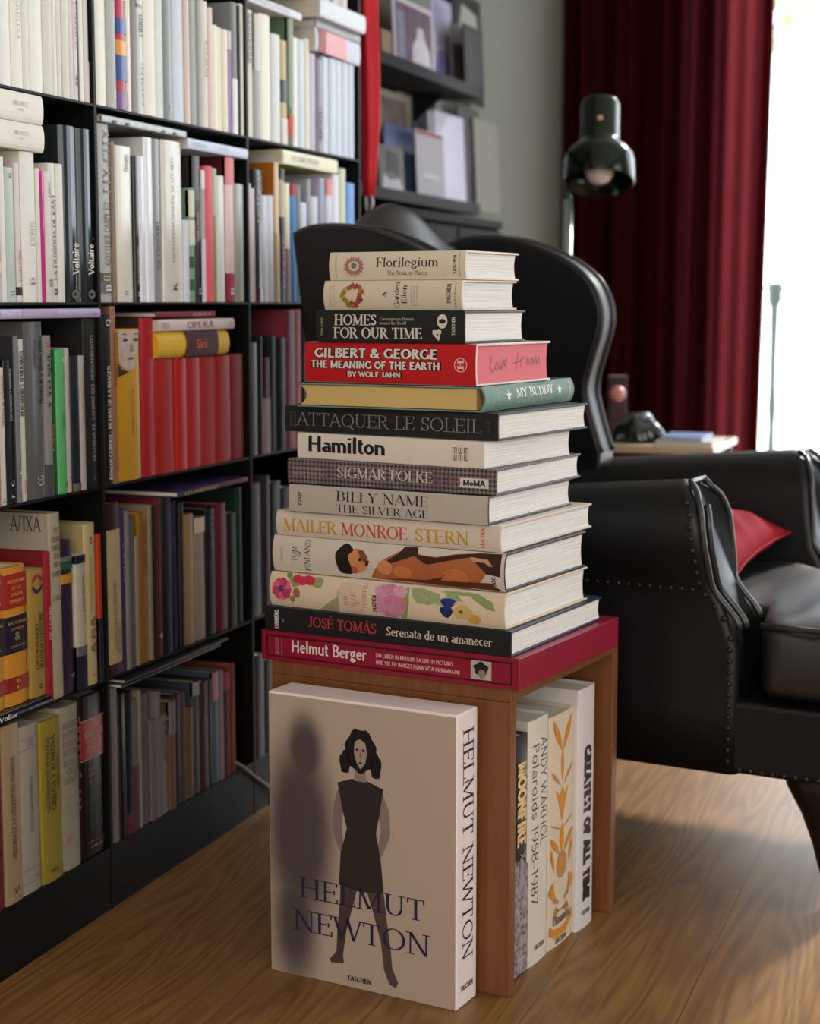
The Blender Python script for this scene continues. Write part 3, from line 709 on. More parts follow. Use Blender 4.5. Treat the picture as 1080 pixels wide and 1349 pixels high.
fill(2, 'B', 5.395, 130, 150, 650, [
 (14, 106, 72, 'b4b4b0', 'grey white book with large grey title and label block', dict(bands=[(.835, .885, '57564c'), (.885, .95, '6c6e70')], texts=[('TTY-CITY', '74746f', .03, .4, .5, .15), ('GOTTLIEB CARPE DY', '62625e', .43, .79, .42, .1), ('EE', 'ded8a8', .84, .88, .5, 0), ('B', 'e8e8e4', .9, .94, .4, .1)])),
 (108, 133, 200, '8a7864', 'thin brown book beside a wide cream one'),
 (135, 258, 230, 'dcd9cd', 'wide satin cream book with a small square emblem', dict(rough=.25, spec=.6, texts=[('Dreams', '8a8880', .05, .16, .25, .1), ('D', '57544e', .925, .955, .18, 0)])),
 (262, 294, 300, '2b2b2d', 'thin black and silver book', dict(rough=.15, texts=[('TRANSFORMACIONES', 'b9b9b4', .62, .88, .5, 0), ('H', 'e8e8e4', .93, .96, .5, 0)])),
 (296, 342, 303, 'dcdde6', 'glossy lavender white book', dict(rough=.22, spec=.6)),
 (344, 402, 170, 'dfe2e6', 'tall white glossy book', dict(rough=.22, spec=.6)),
 (404, 464, 180, '8c8e8f', 'tall mid grey book with pale marks', dict(rough=.3, texts=[('o', 'e6e6e0', .28, .3, .3, 0), ('GLOSSARI', '5a5a5c', .5, .8, .4, 0)])),
 (466, 606, 195, 'd3d0c4', 'very wide beige book with small black emblem', dict(rough=.28, spec=.6, texts=[('ENCICLOPEDIA GENERAL DE LES ARTS', '97948a', .1, .75, .13, -.05), ('K', '2c2a28', .88, .93, .2, 0)])),
 (612, 652, 755, 'd4d5e6', 'short lavender paperback'),
 (654, 692, 528, '7d9a82', 'thin green and cream patterned book', dict(bands=[(.02, .25, 'd5d6bd'), (.28, .5, 'd9d8c2'), (.6, .7, '35523f'), (.8, .9, '3a5a45')])),
 (694, 742, 300, '2c2629', 'dark book with pinkish lettering and pale foot', dict(bands=[(0, .3, '5a5858')], texts=[('DARK CINEMA', 'b493a0', .38, .58, .4, 0), ('o', 'c9a59a', .9, .95, .5, .1)])),
 (744, 768, 400, 'a7a9a4', 'thin grey book with a white top and lavender foot', dict(bands=[(0, .14, 'e2e2dc'), (.52, 1, 'd0cfe4')])),
 (772, 824, 373, 'dc5a68', 'coral red paperback'),
 (826, 858, 388, '8e8a4a', 'slim olive green paperback', dict(bands=[(0, .35, 'a9ab86')])),
 (860, 918, 440, 'd9d8d8', 'white paperback with a soft shine', dict(rough=.3)),
 (922, 980, 308, 'e3c6c4', 'pale book with a pink top and crimson foot', dict(bands=[(0, .19, 'dd8284'), (.8, 1, 'a52a44')], cov='5a1c22', texts=[('B', 'e6d6d6', .9, .95, .4, 0)])),
 (984, 1050, 500, 'a4a89c', 'grey green book against the upright', dict(rough=.3)),
], [
 (6, 606, 65, 5, '8a908a', 'silvery mottled lying book', dict(D=.2, rough=.16, spec=.7, texts=[('I I - . I L', '4c554c', .1, .95, .4, -.2)])),
 (620, 1046, 285, 208, 'ccd6ea', 'pale blue lying book with faint lettering', dict(D=.19, texts=[('EINAUDI', 'a9b3cc', .06, .28, .3, 0), ('LETTERE', 'a9b3cc', .48, .66, .3, 0)])),
], D=.18)
fill(2, 'C', 5.8625, 320, 180, 940, [
 (46, 78, 362, 'd6cfd9', 'pale lavender paperback'),
 (80, 106, 400, 'dcc6cc', 'pinkish white paperback'),
 (110, 168, 258, '39393c', 'black and silver patterned book with dark red foot', dict(rough=.2, texts=[('XOXVXOXV', '8f9793', .03, .4, .6, 0)], bands=[(.9, 1, '5e1420')])),
 (172, 218, 455, 'd8d9e6', 'short white paperback, first of two alike'),
 (221, 266, 455, 'd8d9e6', 'short white paperback, second of two alike'),
 (270, 304, 202, 'd9caa0', 'tall cream book with orange brown boards', dict(cov='b0691e', bands=[(.5, 1, 'c9a878')])),
 (308, 344, 250, 'b7a890', 'tan book with a black top and black foot', dict(bands=[(0, .08, '2d2b2a'), (.36, 1, '2c1f26')], texts=[('BIOGRAPHY', 'd79aa8', .5, .9, .5, .1)])),
 (346, 390, 360, 'e9e2c0', 'pale yellow book with dark foot', dict(bands=[(.55, 1, '7b4858')])),
 (394, 442, 368, '3f86c4', 'blue book with a crimson top', dict(bands=[(0, .1, 'a31c34')])),
 (444, 468, 375, '8b8f96', 'thin grey book beside a blue one'),
 (470, 522, 510, 'd6dcec', 'short bluish white paperback'),
 (524, 550, 330, '9ca0a6', 'thin grey speckled book'),
 (552, 606, 465, 'd9deea', 'short white book with a pale shine'),
 (610, 640, 322, 'b4b0cc', 'lavender grey book'),
 (642, 662, 330, '6d7b9c', 'thin slate blue book'),
 (664, 708, 330, 'd9deec', 'white book with a coral top', dict(bands=[(0, .13, 'e08a7c')])),
 (710, 760, 292, 'e2e0ee', 'tall bright white book'),
 (764, 812, 248, 'cfd4b8', 'tall pale green book'),
 (822, 880, 360, '6a9ee0', 'sky blue book', dict(bands=[])),
], [
 (300, 718, 240, 128, 'ecebcb', 'cream yellow lying book with grey title', dict(D=.19, cov='b9b24a', texts=[('TOT SOBRE PINTURA', 'a8a8a4', .12, .62, .4, 0)])),
], D=.17)
# --- third row
fill(3, 'A', 4.736, 0, 395, 690, [
 (-75, -38, None, 'b9a795', 'beige book partly outside the picture', dict(H=.2)),
 (-36, 10, 420, 'b07a68', 'salmon brown book at the picture edge'),
 (13, 55, 425, 'cfccc4', 'white paperback with small vertical title', dict(texts=[('Historia de la barbarie', '77746e', .05, .42, .35, 0), ('D', '55524e', .95, .98, .5, 0)])),
 (57, 103, 375, '15171c', 'black book with small white lettering', dict(rough=.3, texts=[('LOS CLASICOS Y NOSOTROS', 'b4b4b4', .06, .42, .3, .1), ('F - G', 'd4d4d4', .84, .96, .4, .1)])),
 (105, 139, 228, '6f757c', 'slim blue grey book with dark boards', dict(cov='2d2f31', texts=[('K', 'd0d0d0', .8, .83, .5, 0), ('PAIDOS', 'b0b4b8', .87, .93, .3, 0)])),
 (141, 181, 246, 'cfcbc4', 'white book with bold black title and red publisher name', dict(texts=[('PENSADORES TEMERARIOS', '26282a', .07, .47, .5, -.12, dict(T=.24, t=.12)), ('DEBATE', 'b3313c', .86, .95, .5, .12)])),
 (183, 296, 136, '5c5c5e', 'wide dark grey book with black title and white emblem', dict(rough=.28, texts=[('Historia de la filosofia politica', '1e1e20', .08, .46, .2, .25, dict(T=.22, t=.1)), ('compilacio', '424244', .1, .26, .14, -.05), ('CG', 'cfcfcf', .87, .925, .32, .1)])),
 (300, 352, 222, '8e8d8c', 'grey book with red emblem and dark foot', dict(bands=[(.8, 1, '4c4c4e')], texts=[('M', 'c23440', .035, .075, .45, 0), ('Y YO QUE', '2a2a2c', .1, .45, .3, 0, dict(T=.22, t=.1)), ('GANA', 'b5714e', .55, .72, .3, .3)])),
 (376, 431, 310, '5fb878', 'bright green paperback with darker green boards', dict(cov='2f7a45', texts=[('o', 'cfe8d4', .06, .085, .3, .1), ('ESTETICA', '3c8450', .42, .56, .3, .1), ('o', 'b3452f', .92, .95, .4, .15)])),
 (433, 461, 300, 'c2bfba', 'slim white paperback beside a green one', dict(texts=[('El discurso vacio', '9a90a0', .06, .4, .4, 0), ('3', '3c3c3c', .88, .93, .4, 0)])),
 (463, 511, 348, '1a2030', 'navy paperback with a grey foot', dict(bands=[(.94, 1, '6c6c6c')], texts=[('Lecturas', '6a7488', .16, .32, .3, 0)])),
 (513, 544, 348, 'b9b4b2', 'slim pinkish grey paperback', dict(texts=[('Filosofia del presente', '8a8482', .06, .5, .3, 0)])),
 (546, 632, 112, '232325', 'tall dark grey book with wide spaced silver title', dict(rough=.45, texts=[('LEYENDA EL ZAHORI DEL PENSAMIENTO', 'a9a7a4', .1, .84, .24, 0, dict(serif=True)), ('o', '8a8884', .93, .95, .2, 0)])),
], [
 (-10, 620, 130, 68, 'b9b2d8', 'lilac lying book with pale lettering', dict(rot=0.0, D=.19, texts=[('MEMORIAS Y ENSAYOS', 'd8d0c0', .15, .5, .4, 0), ('POLITICA', 'd8d4e8', .62, .8, .35, 0), ('o', '8a8ab8', .91, .95, .4, 0)], bands=[(.2, .55, 'b4a0cc')])),
], D=.19)
fill(3, 'B', 4.0, 130, 395, 540, [
 (38, 80, 75, '17191d', 'black book with bold white title', dict(texts=[('ROMAN GUBERN - DETRAS DE LA IMAGEN', 'dcdad4', .3, .97, .42, .0, dict(T=.22, t=.1)), ('Q', 'e0e0dc', .03, .07, .5, 0)])),
 (82, 107, 25, '9a6a50', 'thin tan brown book', dict(texts=[('ROBERTO LONGHI', '6a2c22', .15, .45, .5, 0)])),
 (109, 240, 152, 'cf9a22', 'wide mustard yellow book with pale face', dict(rough=.35, texts=[('MEMORIES D UN PINTOR', 'a87c1e', .4, .7, .1, .1)])),
 (243, 311, 95, 'a81a26', 'tall red book beside a mustard yellow one', dict(cov='3a2a26')),
 (313, 411, 312, 'a01512', 'wide red cloth volume, first of the low red set'),
 (413, 474, 307, 'a81714', 'red cloth volume, second of the low red set'),
 (478, 549, 304, '9c1414', 'red cloth volume, third of the low red set'),
 (552, 624, 300, '961616', 'red cloth volume, fourth of the low red set'),
 (627, 706, 295, '981614', 'red cloth volume, fifth of the low red set'),
 (709, 786, 287, '8c1418', 'red cloth volume, last of the low red set'),
], [
 (306, 680, 300, 155, 'd9ac2c', 'thick yellow lying book with a dark maroon label', dict(rnd=.012, D=.18, bands=[(.37, .83, '3c1216')], texts=[('Siri', 'd4502c', .5, .65, .35, 0)])),
 (304, 705, 148, 85, 'd4c3c2', 'pale lying book with red flowery lettering', dict(D=.18, texts=[('OPERA', 'a06a72', .35, .7, .6, 0), ('WX', 'b9a0a2', .04, .14, .5, 0), ('N', 'b9a0a2', .92, .97, .5, 0)])),
 (292, 605, 85, 57, '7c2228', 'thin dark red lying book', dict(D=.17, texts=[('ATLES', 'c9a0a0', .58, .9, .5, 0)])),
], D=.17)
fill(3, 'C', 4.0, 130, 395, 540, [  # cover colours dimmed to carry the shade behind the stack
 (806, 848, 225, '6f666a', 'grey mauve book beside the upright'),
 (856, 878, 190, '151518', 'black book with a dark frame'),
 (880, 916, 305, '491617', 'dark red book with a pale pink lower half', dict(bands=[(.42, 1, 'b99a98')])),
 (920, 955, 190, '141417', 'black book beside a dark red one'),
 (958, 996, 200, '20151a', 'very dark maroon book'),
 (1000, 1046, 55, '89313e', 'tall rose red book'),
 (1048, 1086, 50, 'a33520', 'tall orange red book', dict()),
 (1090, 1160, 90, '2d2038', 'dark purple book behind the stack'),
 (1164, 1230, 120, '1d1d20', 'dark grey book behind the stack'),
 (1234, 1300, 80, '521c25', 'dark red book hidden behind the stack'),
], D=.19)
# --- fourth row
MARB = pmat('c98a2a', .4, .5, var=.9, scale=110, name='marbled_orange')
_mats[('marble', )] = MARB
_mats[('c98a2b', .42, .5, 0.0, .05, 45, 0.0, 0.0)] = MARB
dic = dict(lift=.0143, rough=.42, rnd=.006, bands=[(.05, .295, '9c2620'), (.355, .62, '1f1a2c'), (.795, .9, '8e2420')], texts=[
    ('DICCIONARIO', 'd8a050', .09, .115, .75, 0, dict(mode='h')), ('DE LA', 'd8a050', .14, .162, .4, 0, dict(mode='h')), ('LENGUA', 'd8a050', .185, .21, .5, 0, dict(mode='h')), ('ESPANOLA', 'd8a050', .235, .26, .65, 0, dict(mode='h')),
    ('REAL ACADEMIA', 'b8843c', .39, .412, .8, 0, dict(mode='h')), ('ESPANOLA', 'b8843c', .435, .455, .5, 0, dict(mode='h')), ('&', '9a8a6a', .47, .53, .25, 0, dict(mode='h')), ('EDICION', 'b8843c', .565, .58, .6, 0, dict(mode='h'))])
d1 = dict(dic); d1['texts'] = dic['texts'] + [('a-g', 'd8a050', .83, .87, .3, 0, dict(mode='h'))]
d2 = dict(dic); d2['texts'] = dic['texts'] + [('h', 'd8a050', .81, .84, .2, 0, dict(mode='h')), ('z', 'd8a050', .86, .885, .2, 0, dict(mode='h'))]
# slim black volume lying on the fourth shelf; the dictionaries stand on it
flat_book(UY[0] + .006, on_x(276 / 4.4935, 810, XF).y, SZ[1] + .0003, .0135, '15161c', 'black lying book with white maker name under the orange marbled dictionaries', 'books lying under standing ones', D=.19, prot=.004, rough=.25, texts=[('Vollar', 'd6d6d6', .62, .75, .5, -.05), ('una historia', '8a8a90', .83, .97, .3, .0)])
fill(4, 'A', 4.4935, 0, 660, 674, [
 (-95, 44, 412, 'c98a2b', 'thick orange marbled dictionary cut by the picture edge', d1),
 (46, 184, 385, 'c98a2b', 'thick orange marbled dictionary fully in view', d2),
 (187, 276, 405, 'a3863e', 'mustard dictionary with a red and blue ring', dict(lift=.0143, rnd=.003, texts=[('DICCIONARIO', '3a3020', .42, .78, .2, -.12), ('DE CATALAN Y CASTELLANO', '3a3020', .34, .78, .24, .16, dict(T=.22, t=.1)), ('o', '222222', .9, .94, .3, 0)])),
 (278, 318, 300, '9e1c2a', 'red book with white lettering', dict(cov='7a1a20', texts=[('ENC. CATALANA', 'e0c8c8', .36, .58, .4, 0)])),
 (320, 386, 68, 'b3a793', 'tall beige book with stacked dark lettering', dict(cov='a79f90', rnd=.003, texts=[(s_, '57504a', a_, a_ + .028, w_, 0, dict(mode='h', serif=True)) for s_, a_, w_ in [('DICC', .075, .4), ('HISTORIA', .125, .8), ('ETIMOLOG', .17, .8), ('DE LA', .215, .4), ('LENGUA', .26, .5), ('CASTELL', .31, .8), ('J. COROMI', .44, .8)]])),
 (390, 458, 235, '352238', 'dark purple book with green and yellow tags', dict(bands=[(.1, .13, '6a7a72'), (.135, .185, '28594a'), (.215, .275, 'c8962c')], texts=[('A', 'b0a8b0', .87, .9, .3, .2)])),
 (462, 522, 318, 'c3bcb0', 'pale grey paperback with navy top and foot', dict(bands=[(0, .06, '1c2034'), (.68, .75, '6b6b70'), (.75, 1, '1a1d2e')], texts=[('Lexico literario', '77726a', .15, .42, .22, .1)])),
 (526, 590, 130, 'cbb98a', 'tall cream book with ornamental pattern and a diamond mark', dict(cov='a8986c', texts=[('LITERATURA UNIVERSAL', '97834e', .2, .56, .16, -.1), ('&', '8a7440', .57, .64, .5, 0), ('8', '8a7440', .65, .72, .5, .05), ('&', '8a7440', .73, .8, .5, 0), ('o', '4c4a3c', .08, .13, .3, -.1), ('C', '6a6046', .92, .95, .3, 0)])),
 (594, 618, 195, 'b43a24', 'thin orange red booklet with navy foot', dict(bands=[(.57, 1, '20222e')])),
], D=.2)
# cover lettering on the near board of the beige book is built with the book itself
for o in [o for o in col.objects if o.get('label', '').startswith('tall beige book with stacked')]:
    lettering(o, 'AЛXA', pmat('4a2f30', .6, .3), .021, (-.064, 0, on_x(20, 705, XF).z - o.location.z - .008), (1, 0, 0), (0, 0, 1), (0, -1, 0), width=.05, T=.12, t=.06, lift=.0006)
fill(4, 'B', 4.32, 130, 620, 560, [  # cover colours darkened as a block for the shade in this bay
 (48, 136, 182, '39151d', 'dark maroon book with a large cream label', dict(D=.2, bands=[(.155, .93, 'c0ad86')], texts=[('LITERATURA I COMPROMIS', '7d6d52', .45, .85, .2, 0), ('ASSAIG', '7d6d52', .7, .88, .2, .22)])),
 (140, 166, 215, '442557', 'thin violet book', dict(texts=[('CRITICA', '9078a8', .2, .45, .5, 0)])),
 (168, 190, 230, '837c78', 'thin grey white book'),
 (192, 222, 270, '565f5a', 'slim grey green book'),
 (224, 244, 375, '907e6d', 'thin cream pink booklet'),
 (246, 298, 240, '8f621f', 'amber orange book with dark red lettering', dict(texts=[('ALMA DEL MUNDO', '8a3a1c', .06, .42, .45, .1)])),
 (300, 324, 195, '8b7d66', 'tall beige booklet', dict(cov='857766')),
 (326, 336, 200, '151214', 'thin black booklet'),
 (338, 368, 160, '5f1420', 'tall crimson book with a small white label', dict(texts=[('B', 'c8c0c0', .85, .88, .5, 0)])),
 (372, 428, 150, '121215', 'wide black book'),
 (432, 468, 172, '1c1531', 'midnight blue book'),
 (472, 496, 180, '111115', 'narrow black book beside a tan one'),
 (500, 560, 248, '896a46', 'tan paperback'),
 (568, 624, 266, '837463', 'beige pink paperback with a square cut top', dict(bands=[(.0, .12, 'b9a48c')])),
 (630, 682, 215, '101014', 'black paperback with faint grey title', dict(texts=[('NOVELA', '5c5c66', .05, .3, .3, 0)])),
 (690, 742, 185, '601228', 'crimson paperback beside a black one'),
 (746, 796, 240, '100f11', 'black book with pinkish grey boards', dict(cov='9a8680')),
 (800, 832, 95, '0e3025', 'tall dark green book'),
], [
 (390, 790, 135, 106, '2c2050', 'navy lying book with yellow lettering', dict(D=.17, prot=.02, texts=[('LES PUBLIQUES', 'b0a440', .08, .55, .6, 0)], bands=[(.58, 1, '5a1a3c')])),
], D=.17)
fill(4, 'C', 4.32, 130, 620, 560, [  # shade behind stack and chair worked into these darker colours
 (842, 866, 165, '53473e', 'thin brown grey book beside the upright'),
 (890, 944, 72, '6d6b76', 'lavender grey book'),
 (952, 988, 30, '392d31', 'tall dark mauve book'),
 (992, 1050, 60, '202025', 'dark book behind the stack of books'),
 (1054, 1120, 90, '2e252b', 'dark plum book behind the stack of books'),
], D=.19)
# --- bottom row
fill(5, 'A', 3.967, 0, 880, 715, [
 (-80, -36, None, '3a3638', 'dark book partly outside the picture', dict(H=.22)),
 (-34, 34, 350, '6a1820', 'dark red book at the picture edge', dict(texts=[('DICCIONARIO GENERAL', '3c1014', .3, .7, .3, .1)])),
 (36, 124, 290, 'a08a6c', 'tan cream book with serif title reading upwards', dict(rnd=.002, texts=[('HISTORIA DE LA LITERATURA ALEMANA', '4a3c2c', .18, .75, .24, 0, dict(serif=True, T=.15)), ('S', '2c2420', .91, .95, .3, .1)])),
 (128, 228, 292, 'a39a90', 'white book with thin ruled lines and small title', dict(texts=[('LUIS', '6a645e', .085, .1, .35, 0, dict(mode='h')), ('RUBIO', '6a645e', .11, .125, .4, 0, dict(mode='h')), ('DICCIONARI INFERNAL', '6a645e', .3, .64, .14, 0, dict(serif=True)), ('TOMO', '6a645e', .9, .915, .3, .15, dict(mode='h'))], bands=[(.075, .078, '8a8480'), (.14, .143, '8a8480'), (.855, .858, '8a8480'), (.935, .938, '8a8480')])),
 (230, 336, 262, '988830', 'yellow dictionary with bold dark title', dict(texts=[('DICCIONARIO DE MITOLOGIA', '4c4218', .1, .56, .17, -.24, dict(serif=True)), ('GRIEGA Y ROMANA', '3c3414', .1, .56, .24, .02, dict(serif=True, T=.2)), ('PIERRE GRIMAL', '4c4218', .22, .44, .13, .26, dict(serif=True)), ('A', '2c2810', .9, .915, .12, 0, dict(mode='h')), ('PAIDOS', '2c2810', .92, .945, .4, 0, dict(mode='h'))])),
 (338, 444, 190, '9f968a', 'thick cream dictionary with widely set capital lines', dict(rnd=.008, texts=[(s_, '7a7066', a_, a_ + .037, w_, 0, dict(mode='h', serif=True)) for s_, a_, w_ in [('INSTITUT', .095, .9), ('D ESTUDIS', .15, .9), ('CATALANS', .205, .9), ('DICCIONARI', .26, .9), ('DE LA LLEN', .32, .9), ('GUA', .375, .6), ('CATALANA', .43, .9)]] + [('EDICIONS', 'a09488', .54, .56, .8, 0, dict(mode='h')), ('BARCELONA', 'a09488', .59, .61, .8, 0, dict(mode='h')), ('ENCICLOP', 'a09488', .64, .66, .8, 0, dict(mode='h')), ('[[', '9c5040', .78, .83, .2, -.2, dict(mode='h'))])),
 (448, 572, 132, '20161a', 'thick black dictionary with a red band and gold frame', dict(rnd=.006, rough=.3, bands=[(.145, .148, 'c0a890'), (.15, .385, '8e2c2a'), (.388, .391, 'c0a890')], texts=[('COLLINS', 'd0a890', .215, .25, .75, 0, dict(mode='h', serif=True)), ('ESPANOL', 'd0a890', .262, .285, .6, 0, dict(mode='h', serif=True)), ('INGLES', 'd0a890', .3, .34, .6, 0, dict(mode='h', serif=True)), ('DICC', '8a7a70', .44, .455, .5, 0, dict(mode='h')), ('ENGLISH', '8a7a70', .48, .495, .5, 0, dict(mode='h')), ('SPANISH', '8a7a70', .52, .535, .5, 0, dict(mode='h')), ('GRIJALBO', '8c4038', .895, .91, .7, 0, dict(mode='h')), ('COLLINS', 'b09a90', .93, .945, .5, .05, dict(mode='h'))])),
], [
 (-200, 286, 1360 - 0, 1300, '16161c', 'placeholder'),
][:0], D=.19)
fill(5, 'B', 4.909, 140, 860, 640, [  # cover colours scaled down to imitate the dimness low in this bay
 (50, 96, 225, '787173', 'tall grey white magazine volume', dict()),
 (100, 142, 260, '211c1f', 'dark book with a silvery streak', dict(rough=.2)),
 (146, 188, 250, '111114', 'black book with a wine red foot', dict(bands=[(.85, 1, '5a2432')])),
 (191, 228, 300, '675f63', 'mauve grey magazine with a plum foot', dict(bands=[(.5, 1, '53303f')])),
 (229, 244, 240, '897c70', 'very thin cream magazine'),
 (250, 298, 262, '635b5d', 'mauve grey magazine beside a thin cream one', dict(texts=[('CAHIERS', '5a5054', .2, .5, .4, 0)])),
 (302, 343, 432, '676063', 'short mauve magazine', dict(texts=[('REVISTA', '5a5258', .12, .45, .4, 0)])),
 (345, 366, 250, '70686a', 'tall pale mauve magazine'),
 (368, 418, 402, '7f797b', 'pale magazine with large dark lettering', dict(texts=[('VOGUE', '3c383c', .03, .5, .6, .1, dict(mode='down', T=.24, t=.12))])),
 (422, 466, 310, '6b4c35', 'brown orange book with grey top', dict(bands=[(0, .3, '756c70')])),
 (468, 504, 265, '1b1d23', 'dark navy magazine'),
 (506, 540, 250, '49383f', 'plum grey magazine'),
 (546, 588, 355, '604925', 'ochre book'),
 (592, 630, 185, '3b4147', 'slate blue magazine with a pale top', dict(bands=[(0, .12, '8a8a90')])),
 (634, 680, 180, '39151a', 'dark wine red book', dict(texts=[('CINE', '8a4a50', .1, .35, .4, 0)])),
 (684, 708, 170, '111115', 'black magazine beside a dark red one'),
 (711, 746, 122, '425160', 'blue grey magazine with a pink top', dict(bands=[(0, .25, 'a56a78')])),
 (750, 778, 112, '796b70', 'pale pink magazine'),
 (782, 822, 120, '521a25', 'crimson magazine', dict(bands=[(0, .17, '9c3c4c')])),
 (826, 858, 72, '833122', 'orange red magazine'),
], D=.2)
fill(5, 'C', 4.909, 140, 860, 640, [  # darker cover colours stand in for the shade beside the cube
 (872, 912, 60, '232023', 'dark magazine beside the upright'),
 (916, 958, 20, '524c54', 'mauve grey binder'),
 (962, 972, 40, '151518', 'thin black folder'),
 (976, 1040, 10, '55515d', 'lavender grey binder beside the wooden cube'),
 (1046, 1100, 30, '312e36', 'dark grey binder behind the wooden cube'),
], D=.2)
# loose magazines piled on the bottom row, middle bay
def top_of(row, bay, y0, y1):
    z = SZ[5 - row]
    for o in col.objects:
        if o.get('group') == f'books standing on the {ROWN[row]} row, {BAYN[bay]} bay':
            c_ = [c for c in o.children if c.name.startswith('cover')][0]
            ys = [v.co.y + o.location.y for v in c_.data.vertices]; zs = [v.co.z + o.location.z for v in c_.data.vertices]
            if min(ys) < y1 and max(ys) > y0: z = max(z, max(zs))
    return z
y0, y1 = UY[1] + .02, UY[2] - .1
z = top_of(5, 'B', y0, y1) + .001
for k, (a, b, th, c_, d_) in enumerate([(0, .33, .005, '1e1d20', 'black'), (.01, .36, .004, '2e2c30', 'grey'), (.0, .34, .006, '17171a', 'glossy black'), (.12, .37, .005, '36333a', 'charcoal')]):
    if z + th < SZ[1] - .0055:
        flat_book(y0 + a, min(y0 + b, UY[2] - .01), z, th, c_, f'{d_} magazine lying in the pile on the bottom row, {ORD[k]} from below', 'magazines lying on the bottom row', D=.2, prot=.012, rough=.25)
        z += th + .0006
# the pale face printed on the mustard spine
for o in [o for o in col.objects if o.get('label', '').startswith('wide mustard yellow')]:
    cvr = [c for c in o.children if c.name.startswith('cover')][0]
    T_ = max(v.co.y for v in cvr.data.vertices); H_ = max(v.co.z for v in cvr.data.vertices)
    fm = pmat('c3b0a8', .5, .3, var=.25, scale=90); dk = pmat('3a2a28', .5, .3)
    a = dict(org=(.0003, 0, 0), rd=(0, 1, 0), ud=(0, 0, 1), nm=(1, 0, 0))
    def P(L): return [(T_ * x, H_ * y) for x, y in L]
    flat_shape(o, P([(.08, .99), (.9, .99), (.88, .9), (.8, .8), (.72, .745), (.5, .72), (.3, .74), (.1, .78)]), fm, name='printed_face', **a)
    flat_shape(o, P([(.05, .78), (.2, .735), (.45, .72), (.6, .73), (.35, .705), (.06, .69)]), dk, name='printed_beard', lift=.0006, **a)
    for ex in (.36, .78): flat_shape(o, P([(ex - .13, .925), (ex, .94), (ex + .12, .925), (ex, .915)]), dk, name='printed_eye', lift=.0006, **a)
    for ex in (.34, .8): flat_shape(o, P([(ex - .16, .958), (ex, .972), (ex + .13, .956), (ex, .963)]), dk, name='printed_brow', lift=.0006, **a)
    flat_shape(o, P([(.55, .9), (.62, .9), (.72, .85), (.5, .845)]), pmat('9a8078', .5, .3), name='printed_nose', lift=.0006, **a)
    flat_shape(o, P([(.36, .805), (.58, .815), (.74, .805), (.56, .795)]), pmat('6a4440', .5, .3), name='printed_mouth', lift=.0006, **a)

for o in [o for o in col.objects if o.get('label', '').startswith('mustard dictionary')]:
    cvr = [c for c in o.children if c.name.startswith('cover')][0]
    T_ = max(v.co.y for v in cvr.data.vertices); H_ = max(v.co.z for v in cvr.data.vertices)
    for a0, hc in ((15, '9c3030'), (195, '2a2450')):
        A0 = [math.radians(a0 + 150 * i / 12) for i in range(13)]
        flat_shape(o, [(T_ * (.5 + .36 * math.cos(a)), H_ * .89 + T_ * .36 * math.sin(a)) for a in A0] + [(T_ * (.5 + .24 * math.cos(a)), H_ * .89 + T_ * .22 * math.sin(a)) for a in A0[::-1]], pmat(hc, .5, .4), (.0003, 0, 0), (0, 1, 0), (0, 0, 1), (1, 0, 0), name='printed_ring')
# ------------------------------------------------------------------ wooden cube
def wood_mat(name, c0, c1, rough, axis=(1.2, 1.2, 30)):
    m = bpy.data.materials.new(name); m.use_nodes = True; nt = m.node_tree; N = nt.nodes; L = nt.links; b = N['Principled BSDF']
    tcn = N.new('ShaderNodeTexCoord'); mp = N.new('ShaderNodeMapping'); mp.inputs['Scale'].default_value = axis; L.new(tcn.outputs['Object'], mp.inputs[0])
    nz = N.new('ShaderNodeTexNoise'); nz.inputs['Scale'].default_value = 3.0; nz.inputs['Detail'].default_value = 5; nz.inputs['Distortion'].default_value = .6; L.new(mp.outputs[0], nz.inputs['Vector'])
    rp = N.new('ShaderNodeValToRGB'); L.new(nz.outputs['Fac'], rp.inputs[0]); e = rp.color_ramp.elements
    e[0].position = .3; e[0].color = lin(c0) + (1,); e[1].position = .75; e[1].color = lin(c1) + (1,)
    L.new(rp.outputs[0], b.inputs['Base Color']); b.inputs['Roughness'].default_value = rough
    return m
CUBEW = wood_mat('beech_veneer', '6e4020', '80502b', .45, (30, 30, 1.5))
CYAW = math.radians(-8.8)
cq = on_z(670, 1315, 0)
CUBE_H, CUBE_W, CUBE_D, CT = 0.4195, .372, .372, .018
cube = thing('cube_table', 'open beech cube table standing on the floor under the book stack', 'table', cq, CYAW)
def cp(name, a, b): return Geo().box(a, b).obj(name, CUBEW, cube, bevel=.0012)
cp('front_panel', (-CUBE_W, 0, 0), (0, CT, CUBE_H - CT - .0002))
cp('back_panel', (-CUBE_W, CUBE_D - CT, 0), (0, CUBE_D, CUBE_H - CT - .0002))
cp('top_panel', (-CUBE_W, 0, CUBE_H - CT), (0, CUBE_D, CUBE_H))

